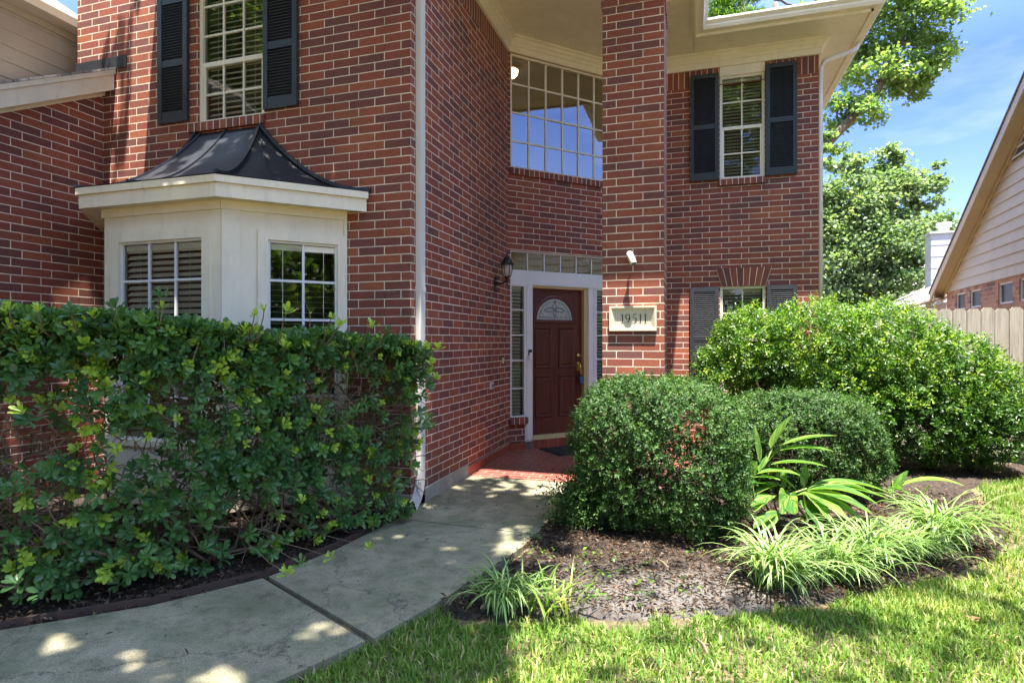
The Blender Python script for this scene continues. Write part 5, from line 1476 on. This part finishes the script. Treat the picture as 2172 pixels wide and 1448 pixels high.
# ------------------------------------------------------------------ strap-leaved plants
def straps(name, c, n, Lr, wd, mat, label, cat, group, parent=None, elev=(55, 88), droop=2.2, nseg=8, az=None, spread=.03, prof=None):
    az_ = rng.uniform(0, 2*math.pi, n) if az is None else rng.normal(az[0], az[1], n)
    el = np.radians(rng.uniform(elev[0], elev[1], n)); L = rng.uniform(Lr[0], Lr[1], n); dr = rng.uniform(.75, 1.25, n)*droop
    P = np.array(c)[None]+np.stack([rng.normal(0, spread, n), rng.normal(0, spread, n), np.zeros(n)], -1)
    Vs = []; cur = P.copy(); k = nseg
    for i in range(k+1):
        f = i/k; w = (wd*(prof(f) if prof else (min(1, .35+f*3)*(1-f**3.5)+.02)))
        e = el - dr*f**1.3
        d = np.stack([np.cos(az_)*np.cos(e), np.sin(az_)*np.cos(e), np.sin(e)], -1)
        sd_ = np.stack([-np.sin(az_), np.cos(az_), np.zeros(n)], -1)
        up_ = np.cross(d, sd_)
        Vs += [cur-sd_*w/2 + 0*up_, cur - up_*w*.18*-1*-1, cur+sd_*w/2]
        cur = cur + d*(L/k)[:, None]
        cur[:, 2] = np.maximum(cur[:, 2], .012)
    V = np.stack(Vs, 1)
    F = []
    for i in range(k):
        a = i*3
        F += [(a, a+1, a+4, a+3), (a+1, a+2, a+5, a+4)]
    uv = np.array([[u, i/k] for i in range(k+1) for u in (0, .5, 1)])
    if parent is None:
        o = nmesh(name, V, F, n, mat, None, rng.random(n), uv, True, origin=(c[0], c[1], 0)); return tag(o, label, cat, group)
    return nmesh(name, V, F, n, mat, parent, rng.random(n), uv, True)
GS = 'striped spider plants along the bed edge'
def spider(c, n, L, label, bias=None):
    o = thing('spider_plant', (c[0], c[1], 0), label, 'plant', GS)
    straps('leaf_fan', (c[0], c[1], .0), n, L, .0135, M['spider'], None, None, None, parent=o, spread=.05)
    if bias: straps('leaf_fan', (c[0]+.02, c[1]-.02, .0), n//3, (L[0]*.9, L[1]*1.05), .0135, M['spider'], None, None, None, parent=o, spread=.05, az=bias)
    return o
spider((-.97, 2.99, 0), 120, (.20, .40), 'lone striped spider plant at the walk corner')
spider((.47, 3.76, 0), 170, (.24, .56), 'striped spider plant nearest the lawn in the right-hand row', (-.4, .9))
spider((.84, 3.98, 0), 130, (.20, .50), 'striped spider plant second from the left in the right-hand row', (-.4, .9))
spider((1.10, 4.28, 0), 150, (.24, .56), 'striped spider plant third in the row below the ginger leaves', (-.3, .9))
spider((1.42, 4.50, 0), 110, (.18, .46), 'smaller striped spider plant between the two at the right end of the row', (-.3, .9))
spider((1.68, 4.84, 0), 170, (.28, .60), 'striped spider plant farthest right and widest in the row', (-.2, .9))
o = straps('daylily', (-.72, 3.02, 0), 55, (.16, .34), .011, M['grass'], 'plain green strap leaved clump right of the lone spider plant', 'plant', None, elev=(50, 85), spread=.07, droop=1.3)

# ------------------------------------------------------------------ ginger
def gleaf(mbV, base, tip, width, arch, tint, roll=0.0):
    """one broad leaf from base to tip arching up by `arch`"""
    b, t = Vector(base), Vector(tip); k = 10; d = t-b; hz = Vector((d.x, d.y, 0)); L = d.length
    side = d.cross(Vector((0, 0, 1)))
    if side.length < 1e-3: side = Vector((1, 0, 0))
    side.normalize(); side = (side*math.cos(roll)+Vector((0, 0, 1))*math.sin(roll)).normalized(); up = side.cross(d).normalized()
    rows = []
    for i in range(k+1):
        f = i/k; p = b+d*f+Vector((0, 0, 1))*arch*4*f*(1-f)*.5 + up*0
        w = width*1.22*(math.sin(math.pi*min(1, f**.75*.98+.01))**.7)*.5+.0015
        rows.append([p-side*w+up*w*.30, p, p+side*w+up*w*.30])
    mbV.append((np.array([[list(v) for v in r] for r in rows]).reshape(-1, 3), tint))
def ginger(loc, label, lv, stems, mk='ginger_plant'):
    o = thing(mk, loc, label, 'plant', 'variegated ginger plants in the front bed')
    out = []
    for q in lv: gleaf(out, *q)
    V = np.stack([v for v, _ in out]); t = np.array([t for _, t in out]); k = 10; F = []
    for i in range(k): a = i*3; F += [(a, a+1, a+4, a+3), (a+1, a+2, a+5, a+4)]
    uv = np.array([[u, i/k] for i in range(k+1) for u in (0, .5, 1)])
    nmesh('leaves', V, F, len(V), M['ginger'], o, t, uv, True)
    b = MB()
    for s_ in stems: b.tube(s_, [.009, .008, .006] if len(s_) == 3 else .007, 6)
    b.build('stem', M['shrub_stem'], o)
    return o
M['shrub_stem'] = paint('green_stem', (.16, .22, .06), .6, .1, .1)
g0 = at(1640, 1120, 4.75); g1 = at(1720, 1130, 4.6)
lv = []
def GL(b, t, w, a, tint, roll=0): lv.append((tuple(at(*b)), tuple(at(*t)), w, a, tint, roll))
GL((1635, 950, 4.70), (1680, 880, 4.75), .10, .02, .1, .3); GL((1655, 945, 4.70), (1775, 924, 4.60), .085, .04, .3); GL((1655, 955, 4.68), (1768, 957, 4.55), .085, .05, .5)
GL((1610, 1000, 4.70), (1655, 950, 4.75), .09, .02, .7, .3); GL((1612, 980, 4.75), (1598, 900, 4.80), .06, .01, .15, .5); GL((1635, 985, 4.6), (1755, 990, 4.45), .075, .05, .35)
GL((1605, 1005, 4.6), (1697, 1008, 4.45), .10, .05, .85); GL((1592, 1022, 4.65), (1605, 978, 4.6), .10, .02, .9, .5); GL((1600, 1012, 4.6), (1655, 1018, 4.45), .06, .02, .95)
GL((1710, 1040, 4.5), (1860, 1068, 4.25), .13, .10, .55); GL((1715, 1035, 4.6), (1885, 1058, 4.45), .12, .08, .65); GL((1712, 1042, 4.45), (1850, 1090, 4.1), .12, .06, .25)
GL((1710, 1045, 4.4), (1760, 1105, 4.15), .09, .06, .45); GL((1702, 1045, 4.4), (1712, 1110, 4.2), .07, .02, .15, 1.2); GL((1690, 1040, 4.55), (1650, 1010, 4.6), .05, .02, .75)
GL((1668, 1045, 4.5), (1655, 1088, 4.3), .12, .02, .35, .9); GL((1675, 1050, 4.4), (1690, 1088, 4.25), .11, .0, .8, -.9); GL((1640, 1040, 4.6), (1590, 1025, 4.5), .09, .05, .22)
GL((1660, 1030, 4.6), (1600, 1050, 4.5), .10, .06, .3); GL((1708, 1030, 4.65), (1706, 985, 4.7), .07, .01, .6, .8); GL((1665, 1035, 4.6), (1662, 990, 4.65), .05, .01, .5, .8)
GL((1640, 1090, 4.4), (1600, 1120, 4.25), .09, .03, .12); GL((1650, 1085, 4.4), (1615, 1130, 4.25), .08, .03, .2, .4); GL((1640, 1065, 4.5), (1592, 1075, 4.35), .08, .04, .1)
GL((1715, 1045, 4.5), (1830, 1110, 4.15), .10, .08, .5)
GL((1720, 1030, 4.7), (1895, 1050, 4.6), .10, .12, .42); GL((1705, 1050, 4.4), (1800, 1105, 4.1), .10, .07, .72); GL((1700, 1060, 4.4), (1745, 1125, 4.15), .09, .04, .22); GL((1690, 1050, 4.5), (1790, 1075, 4.3), .11, .08, .9)
GL((1640, 1050, 4.5), (1600, 1085, 4.35), .10, .05, .62); GL((1735, 1040, 4.6), (1850, 1045, 4.5), .11, .10, .33)
ginger((g0.x, g0.y, 0), 'large variegated ginger plant between the two boxwoods', lv,
       [[(g0.x, g0.y, -.02), at(1605, 1030, 4.72), at(1640, 945, 4.70)], [(g0.x+.05, g0.y, -.02), at(1640, 1060, 4.6), at(1712, 1035, 4.5)], [(g1.x, g1.y, -.02), at(1690, 1070, 4.5), at(1668, 1040, 4.5)],
        [(g0.x, g0.y-.05, -.02), at(1600, 1060, 4.7), at(1595, 1015, 4.65)]])
lv = []
GL((1900, 1035, 5.2), (2045, 1030, 4.95), .11, .12, .9); GL((1895, 1045, 5.2), (1925, 998, 5.3), .10, .02, .2, .4); GL((1900, 1035, 5.15), (1925, 1048, 5.0), .10, .03, .4, .6)
GL((1870, 1020, 5.3), (1885, 1045, 5.15), .10, .02, .3, .8); GL((1950, 1060, 5.0), (1972, 1032, 5.05), .11, .01, .7, .9); GL((1850, 1025, 5.3), (1872, 1050, 5.2), .06, .04, .6)
g2 = at(1905, 1085, 5.1)
ginger((g2.x, g2.y, 0), 'small variegated ginger with one long sunlit leaf near the lawn', lv, [[(g2.x, g2.y, -.02), at(1895, 1050, 5.2), at(1900, 1030, 5.2)], [(g2.x+.1, g2.y, -.02), at(1945, 1075, 5.05), at(1952, 1055, 5.0)]])

# ------------------------------------------------------------------ grass, weeds, litter
def lawn_points(n, x0, x1, y0, y1, wide=False):
    x = rng.uniform(x0, x1, n); y = rng.uniform(y0, y1, n)
    jx = x+.22*(fbm(x*3, y*3, 1)-.5)+.10*(vnoise(x*14, y*14, 5)-.5); jy = y+.02+.34*(fbm(x*3, y*3, 2)-.5)+.12*(vnoise(x*16, y*16, 6)-.5)
    ok = ~in_poly(jx, jy, BED_R) & ~in_poly(x, y, PATH) & ~((x < 1.7) & (y > 5.75)) & (y < 8.5)
    ok &= ~((x < -1.1) & (y > 2.95)) & ~((x < -3) & (y > 1.3)) & ~in_poly(x, y, BED_L)
    d = -x*math.sin(YAW)+y*math.cos(YAW); u = x*math.cos(YAW)+y*math.sin(YAW)
    if not wide: ok &= (d > .8) & (np.abs(u) < d*1.05+.9)
    return x[ok], y[ok]
def grass(name, n, box, h0, h1, w, label, wide=False):
    x, y = lawn_points(n, *box, wide)
    dn = fbm(x*1.6, y*1.6, 31)
    # thinner grass towards the bed edge
    pt = fbm(x*4.2, y*4.2, 91); k = rng.random(len(x)) < np.clip(-.15+1.0*dn+1.1*pt, .12, 1); x, y, dn = x[k], y[k], dn[k]; m_ = len(x)
    az = rng.uniform(0, 6.283, m_); lean = rng.uniform(.1, 1.15, m_); h = rng.uniform(h0, h1, m_)*(.75+.6*dn)
    d1 = np.stack([np.cos(az)*np.sin(lean*.6), np.sin(az)*np.sin(lean*.6), np.cos(lean*.6)], -1); d2 = np.stack([np.cos(az)*np.sin(lean*1.35), np.sin(az)*np.sin(lean*1.35), np.cos(lean*1.35)], -1)
    sd_ = np.stack([-np.sin(az), np.cos(az), 0*az], -1); P = np.stack([x, y, np.full(m_, -.045)], -1)
    ww = (w*rng.uniform(.7, 1.3, m_))[:, None]; q = P+d1*(h*.5)[:, None]; t = q+d2*(h*.6)[:, None]
    V = np.stack([P-sd_*ww*.4, P+sd_*ww*.4, q+sd_*ww*.5, q-sd_*ww*.5, t], 1)
    tn = np.clip(rng.beta(2, 2.4, m_)*.8+.6*(fbm(x*.9+5, y*.9, 77)-.40)+.5*(fbm(x*4+5, y*4, 78)-.45), 0, 1); tn = np.where(rng.random(m_) < .07, 1.0, tn)
    o = nmesh(name, V, [(0, 1, 2, 3), (3, 2, 4)], m_, M['grass'], None, tn); return tag(o, label, 'grass', kind='stuff')
grass('grass', 170000, (-3.2, 3.2, .6, 4.2), .026, .060, .0072, 'green lawn grass with yellowish patches in the foreground')
grass('grass', 90000, (.8, 6.5, 3.2, 8.5), .04, .07, .008, 'sunlit lawn grass between the bed and the fence')
grass('grass', 45000, (3.2, 6.5, .2, 3.2), .03, .065, .008, 'patchy lawn grass at the right edge of the front yard', True)
# weeds in the beds
def weeds():
    cs = [at(1150, 1165, 3.9), at(1225, 1180, 3.6), at(1265, 1200, 3.5), at(1255, 1235, 3.3), at(1310, 1180, 3.6), at(1365, 1200, 3.45), at(1450, 1210, 3.4), at(1355, 1245, 3.25), at(1470, 1235, 3.3), at(1300, 1160, 3.8),
          at(1370, 1165, 3.75), at(1245, 1150, 3.85), at(1480, 1140, 3.9), at(1560, 1110, 4.1), at(1555, 1160, 3.8), at(1960, 1110, 4.5), at(2000, 1090, 4.7), at(1925, 1150, 4.2), at(1270, 1255, 3.2), at(1690, 1140, 4.0), at(1205, 1235, 3.3), at(1140, 1120, 4.2), at(2060, 1080, 4.8)]
    Ps, Ds, Ls = [], [], []
    for c in cs:
        for k in range(random.randint(8, 22)):
            Ps.append((c.x+random.gauss(0, .045), c.y+random.gauss(0, .045), random.uniform(.0, .05))); d = rdir(1)[0]; d[2] = abs(d[2])*.5; Ds.append(d); Ls.append(random.uniform(.014, .032))
    P, D, L = np.array(Ps), np.array(Ds), np.array(Ls)
    o = nmesh('weeds', leaves(LEAF7[0], P, D, np.tile([0, 0, 1.], (len(P), 1))+rdir(len(P))*.3, L, L*.7), LEAF7[1], len(P), M['shrub'], None, rng.uniform(.2, .85, len(P)))
    tag(o, 'small green weeds sprouting from the mulch', 'weeds', kind='stuff')
weeds()
def litter(n, poly, box, name, label, lr=(.008, .03)):
    x = rng.uniform(box[0], box[1], n); y = rng.uniform(box[2], box[3], n); k = in_poly(x, y, poly); x, y = x[k], y[k]; m_ = len(x)
    P = np.stack([x, y, rng.uniform(.0, .014, m_)], -1); D = rdir(m_); D[:, 2] *= .22; N = rdir(m_)*.35+np.array([0, 0, 1.]); L = rng.uniform(*lr, m_)
    Wd = np.where(rng.random(m_) < .75, .0025, L*.45)
    o = nmesh(name, leaves(LEAF4[0], P, D, N, L*np.where(Wd < .003, 2.2, 1), Wd), LEAF4[1], m_, M['litter'], None, rng.random(m_)**1.5); tag(o, label, 'litter', kind='stuff')
litter(15000, BED_R, (-1.4, 2.8, 2.6, 6), 'leaf_litter', 'brown pine straw and dry leaves over the front bed mulch')
litter(7000, BED_L, (-5, -2.2, 1.2, 4.6), 'leaf_litter', 'brown leaf litter and straw under the hedge')
M['chips'] = leafmat('mulch_chip', [(0, (.020, .014, .011)), (.6, (.075, .050, .036)), (1, (.21, .16, .12))], .0, .95, .1, 1)
def chips(n, poly, box):
    x = rng.uniform(box[0], box[1], n); y = rng.uniform(box[2], box[3], n); k = in_poly(x, y, poly) & (rng.random(n) < .25+1.1*fbm(x*2.2, y*2.2, 55)); x, y = x[k], y[k]; m_ = len(x)
    P = np.stack([x, y, rng.uniform(-.006, .010, m_)], -1); D = rdir(m_); D[:, 2] = np.abs(D[:, 2])*.35; N = rdir(m_)*.8+np.array([0, 0, 1.]); L = rng.uniform(.012, .042, m_)
    o = nmesh('mulch_chips', leaves(LEAF4[0], P, D, N, L, L*rng.uniform(.18, .5, m_)), LEAF4[1], m_, M['chips'], None, rng.random(m_)**1.3); tag(o, 'loose dark bark chips over the garden bed', 'mulch', kind='stuff')
chips(26000, BED_R, (-1.4, 2.8, 2.8, 6.5))
chips(14000, BED_L, (-5, -2.2, 1.2, 4.6))
litter(260, PATH, (-5, -1, 1, 5.6), 'leaf_litter', 'few small dry leaves scattered on the concrete walk', (.010, .022))
for (p, q, lab) in ((at(1475, 1352, 2.52), at(1502, 1386, 2.36), 'short grey twig lying on the shaded lawn'), (at(1388, 1182, 3.75), at(1418, 1203, 3.6), 'pale twig lying on the mulch below the large boxwood')):
    b = MB(); p.z = max(p.z, .02); q.z = max(q.z, .02); mpt = p.lerp(q, .5)+Vector((.008, .004, .005)); b.tube([p, mpt, q], [.005, .006, .004], 6); b.tube([mpt, mpt+Vector((.02, -.01, .01))], [.003, .002], 5)
    o = b.build('twig', M['twig'], origin=tuple(mpt)); tag(o, lab, 'twig')
c = at(2065, 1328, 2.95); P = np.array([(c.x, c.y, .03)]*5)+rng.normal(0, .006, (5, 3)); D = np.array([(math.cos(a), math.sin(a), .2) for a in (0, 1.2, 2.5, 3.8, 5)]); L = np.full(5, .035)
o = nmesh('fallen_leaf', leaves(LEAF7[0], P, D, np.tile([0, 0, 1.], (5, 1)), L, L*.5), LEAF7[1], 5, M['litter'], None, np.full(5, .8), origin=(c.x, c.y, .03)); tag(o, 'curled brown fallen leaf on the lawn', 'leaf')

# ------------------------------------------------------------------ trees
def limb(mb, p0, p1, r0, r1, wob=.15, n=8):
    p0, p1 = Vector(p0), Vector(p1); pts = []; L = (p1-p0).length
    off = Vector((0, 0, 0))
    for i in range(n+1):
        f = i/n; off = off+Vector(rdir(1)[0])*wob*L/n; pts.append(p0.lerp(p1, f)+off*(1 if i < n else 1))
    mb.tube(pts, [r0+(r1-r0)*i/n for i in range(n+1)], 8, cap=True); return pts
def tree(name, loc, label, clusters, n, lsize, mat, trunk, seedv=0, cat='tree', group=None, leafw=.75, mask=None, twigr=.02):
    """clusters: list of (centre, radius vector); leaves sit in many small tufts inside them"""
    o = thing(name, loc, label, cat, group)
    tot = sum(r[0]*r[1]+r[1]*r[2]+r[0]*r[2] for _, r in clusters); PP = []; tips = []
    b = MB()
    fork = None
    for t_ in trunk: pts = limb(b, *t_); fork = pts[-1] if fork is None else fork
    nodes = [Vector(q) for t_ in trunk for q in (t_[0], t_[1])] + [Vector(t_[0]).lerp(Vector(t_[1]), f) for t_ in trunk for f in (.4, .6, .8)]
    nodes = [q for q in nodes if q.z > 1.2] or nodes
    for c, r in clusters:
        w = (r[0]*r[1]+r[1]*r[2]+r[0]*r[2])/tot; nt_ = max(3, int(n*w/42))
        u = rdir(nt_); rad = rng.uniform(.25, 1.0, nt_)**.45; tc = np.array(c)+u*rad[:, None]*np.array(r)*rng.uniform(.8, 1.12, (nt_, 1))
        cnt = 42; sig = .085*(r[0]+r[1]+r[2])/3*2.3
        q = tc[:, None]+rng.normal(0, 1, (nt_, cnt, 3))*np.array([sig, sig, sig*.55])
        PP.append(q.reshape(-1, 3))
        cv = Vector(c); nd = min(nodes, key=lambda q_: (q_-cv).length); limb(b, nd, cv, twigr*1.6, twigr*.6, .12, 6)
        for i in rng.choice(nt_, min(nt_, 7), replace=False): limb(b, cv, tc[i], twigr*.6, twigr*.15, .12, 4)
    P = np.vstack(PP)
    if mask is not None: P = P[mask(P)]
    m_ = len(P); D = unit(rdir(m_)+np.array([0, 0, -.2])); N = unit(rdir(m_)*.8+np.array([0, 0, 1.])); L = rng.uniform(.7, 1.25, m_)*lsize
    t = np.clip(rng.random(m_)*.7+.6*(fbm(P[:, 0]*1.2, P[:, 2]*1.2+P[:, 1], 9)-.3), 0, 1)
    nmesh('crown', leaves(LEAF4[0], P, D, N, L, L*leafw), LEAF4[1], m_, M[mat], o, t)
    b.build('trunk', M['bark'], o)
    return o
A_ = lambda x, y, d, r: (tuple(at(x, y, d)), r)
dA = 15.0
tree('sweetgum_tree', tuple(at(1650, 960, dA)), 'tall leafy tree leaning right behind the house roof corner',
     [A_(1960, 40, dA, (.95, .9, .75)), A_(1880, 60, dA+.5, (.9, .9, .8)), A_(1985, 110, dA, (.6, .6, .5)), A_(1930, 150, dA, (.8, .8, .45)), A_(1860, 170, dA, (.7, .8, .6)), A_(1840, 235, dA, (.55, .7, .40)),
      A_(1775, 240, dA+.3, (.4, .6, .55)), A_(1925, 195, dA, (.5, .4, .22)), A_(1760, 310, dA, (.35, .4, .35)), A_(1870, -60, dA, (1.2, 1.0, .9)), A_(1990, -40, dA, (.8, .9, .8)), A_(1790, 130, dA+1, (.6, .7, .8)),
      A_(1745, 350, dA, (.22, .3, .2)), A_(1800, 0, dA+1, (.9, .9, .9)), A_(1960, 175, dA, (.35, .4, .15)), A_(1705, 25, dA+1.5, (.25, .4, .25))],
     19000, .115, 'gum', [(at(1600, 960, dA), at(1700, 360, dA), .26, .16, .03), (at(1700, 360, dA), at(1850, 215, dA), .14, .09, .05), (at(1850, 215, dA), at(1925, 60, dA), .085, .03, .06), (at(1700, 360, dA), at(1640, 0, dA), .13, .07, .05)], group='trees behind the house')
dB = 19.0
tree('bushy_tree', tuple(at(1830, 850, dB)), 'dense bushy tree between the brick house and the neighbor chimney',
     [A_(1800, 430, dB, (1.1, 1, .9)), A_(1880, 400, dB, (.9, .9, .8)), A_(1850, 520, dB, (1.4, 1.2, 1.0)), A_(1780, 560, dB, (1.0, 1, 1.1)), A_(1910, 480, dB, (.8, .8, .6)), A_(1945, 390, dB, (.65, .6, .45)), A_(1985, 385, dB, (.45, .4, .22)),
      A_(1885, 340, dB, (.5, .5, .45)), A_(1900, 590, dB, (.9, .9, .6)), A_(1830, 620, dB, (1.2, 1, .6)), A_(1890, 318, dB, (.18, .2, .25)), A_(1960, 430, dB, (.5, .5, .3)), A_(1770, 480, dB, (.7, .7, 1.0)), A_(1990, 350, dB, (.15, .2, .12)), A_(1930, 545, dB, (.6, .6, .4)), A_(1760, 640, dB, (.9, .9, .5)), A_(1745, 500, dB, (.7, .7, .9)), A_(1750, 420, dB, (.5, .6, .5)), A_(1800, 350, dB, (.5, .5, .35))],
     42000, .13, 'far', [(at(1830, 860, dB), at(1840, 560, dB), .22, .14, .03), (at(1840, 560, dB), at(1880, 400, dB), .11, .04, .08)], group='trees behind the house')
dC = 32.0
tree('far_tree', tuple(at(1960, 700, dC)), 'small pale distant tree beside the neighbor chimney',
     [A_(1960, 500, dC, (1.3, 1.2, 1.1)), A_(1985, 480, dC, (.9, .9, .8)), A_(1935, 520, dC, (1.0, 1, .9)), A_(1965, 540, dC, (1.4, 1, 1.0))], 7000, .22, 'far', [(at(1960, 730, dC), at(1965, 540, dC), .25, .15, .03)], group='trees behind the house')
dP = 22.0
def pine():
    o = thing('pine_tree', tuple(at(1560, 950, dP)), 'pine tree whose needle tufts show above the roof gutter', 'tree', 'trees behind the house')
    b = MB(); base = at(1560, 950, dP); base.z = 0; limb(b, base, at(1570, -160, dP), .25, .08, .02)
    PP, DD = [], []
    for (x, y, r) in ((1530, 15, .35), (1545, 45, .35), (1520, 35, .25), (1572, 38, .40), (1600, 36, .30), (1555, 8, .3), (1600, -5, .2), (1585, 50, .35), (1515, 0, .35), (1625, 50, .2), (1540, -40, .5), (1600, -50, .5)):
        c = np.array(at(x, y, dP)); limb(b, at(1570, y+30, dP), Vector(c), .04, .012, .1, 5)
        k = 650; q = c+rng.normal(0, 1, (k, 3))*np.array([r, r, r*.45])*.62; PP.append(q); DD.append(unit(q-c+rdir(k)*.15+np.array([0, 0, .1])))
    P, D = np.vstack(PP), np.vstack(DD); L = rng.uniform(.12, .22, len(P))
    nmesh('crown', leaves(LEAF4[0], P, D, rdir(len(P)), L, L*0+.02), LEAF4[1], len(P), M['tree'], o, rng.uniform(.3, 1, len(P))); b.build('trunk', M['bark'], o)
pine()

# shade trees above and behind the camera: their crowns throw the dappled light
SX, SY = SUN.x/SUN.z, SUN.y/SUN.z
def lit_mask(P):
    """keep a leaf unless its shadow would fall where the photograph shows a patch of sun"""
    gx, gy = P[:, 0]-SX*P[:, 2], P[:, 1]-SY*P[:, 2]
    n1 = fbm(gx*1.25+3.3, gy*1.6+.7, 61); n2 = vnoise(gx*4.2, gy*5.0, 62)
    v = n1*.72+n2*.28
    lawn_ = (gx > -1.3) & (gy < 5.2)
    thr = np.where(lawn_, .345, np.where(gx < -2.6, .585, .57))
    thr = np.where((gx > 1.5) & (gy > 4.2), .40, thr)
    thr = np.where((gx > -2.4) & (gx < -.9) & (gy > 2.2), np.where(gy > 3.7, .525, .60), thr)
    v = np.where((gx > -2.4) & (gx < -.9) & (gy > 2.2), .45*n1+.55*vnoise(gx*5.5, gy*7.5, 63), v)
    keep = v < thr
    keep |= rng.random(len(P)) < .03
    wall_ = (gx < -2.5) & (gy > 4.3); keep = np.where(wall_, (vnoise(gx*4.5+1.7, gy*1.1, 71)*.75+vnoise(gx*14, gy*5, 72)*.25 < np.where(gx < -4.35, .50, .84)) | (v < .3), keep)
    far_edge = np.where(gx < -4.35, 6.6, 5.35); far_edge = np.where(gx < -2.4, far_edge, np.where(gx < -1.0, 5.75, np.where(gx < 1.2, 4.75, 4.6)))
    keep &= (gy < far_edge+.5*(vnoise(gx*2.2, gy*0, 8)-.5))
    # sun streak on the left of the front wall
    return keep
def canopy(loc, label, centre, rad, n, more=()):
    cl = list(more)
    for i in range(16):
        u = rdir(1)[0]; f = rng.uniform(.35, .8)
        c = np.array(centre)+u*np.array(rad)*f; cl.append((tuple(c), (rad[0]*.45, rad[1]*.45, rad[2]*.45)))
    top = (loc[0]*.5+centre[0]*.5, loc[1]*.5+centre[1]*.5, centre[2]-rad[2]*.6)
    tree('shade_tree', loc, label, cl, n, .13, 'tree', [(loc, top, .28, .16, .03)], group='shade trees in the front yard', mask=lit_mask, leafw=.8)
canopy((-4.6, -4.2, 0), 'shade tree over the walk standing by the driveway', (-3.5, 1.0, 8.3), (3.9, 3.3, 1.5), 92000, [((-.7, 2.3, 8.1), (1.7, 1.3, .8)), ((-1.6, 2.9, 7.9), (1.5, 1.1, .8)), ((-.2, 1.4, 8.2), (1.6, 1.4, .8))])
canopy((3.8, -4.4, 0), 'shade tree over the front lawn behind the camera', (2.6, .4, 8.6), (3.7, 3.0, 1.5), 62000)

for (x, y, h, lab) in ((-9, -15, 14.5, 'leafy street tree across the road on the left'), (0, -15, 15.5, 'tall leafy street tree straight across the road'), (8, -14, 13.0, 'leafy street tree across the road on the right'),
                       (15, -9, 8.0, 'round leafy tree in the neighboring front yard'), (-17, -8, 14.5, 'tall leafy tree beyond the driveway')):
    cl = [((x+random.uniform(-3.6, 3.6), y+random.uniform(-1.8, 1.8), h*random.uniform(.22, .97)), (2.0, 1.6, 1.7)) for _ in range(17)]
    tree('street_tree', (x, y, 0), lab, cl, 12000, .34, 'tree', [((x, y, 0), (x, y, h*.6), .30, .14, .03)], group='trees along the street', leafw=.8, twigr=.05)
canopy((-11, -5.5, 0), 'shade tree over the driveway left of the house', (-10.2, -2.6, 8.6), (2.8, 2.6, 1.8), 30000)
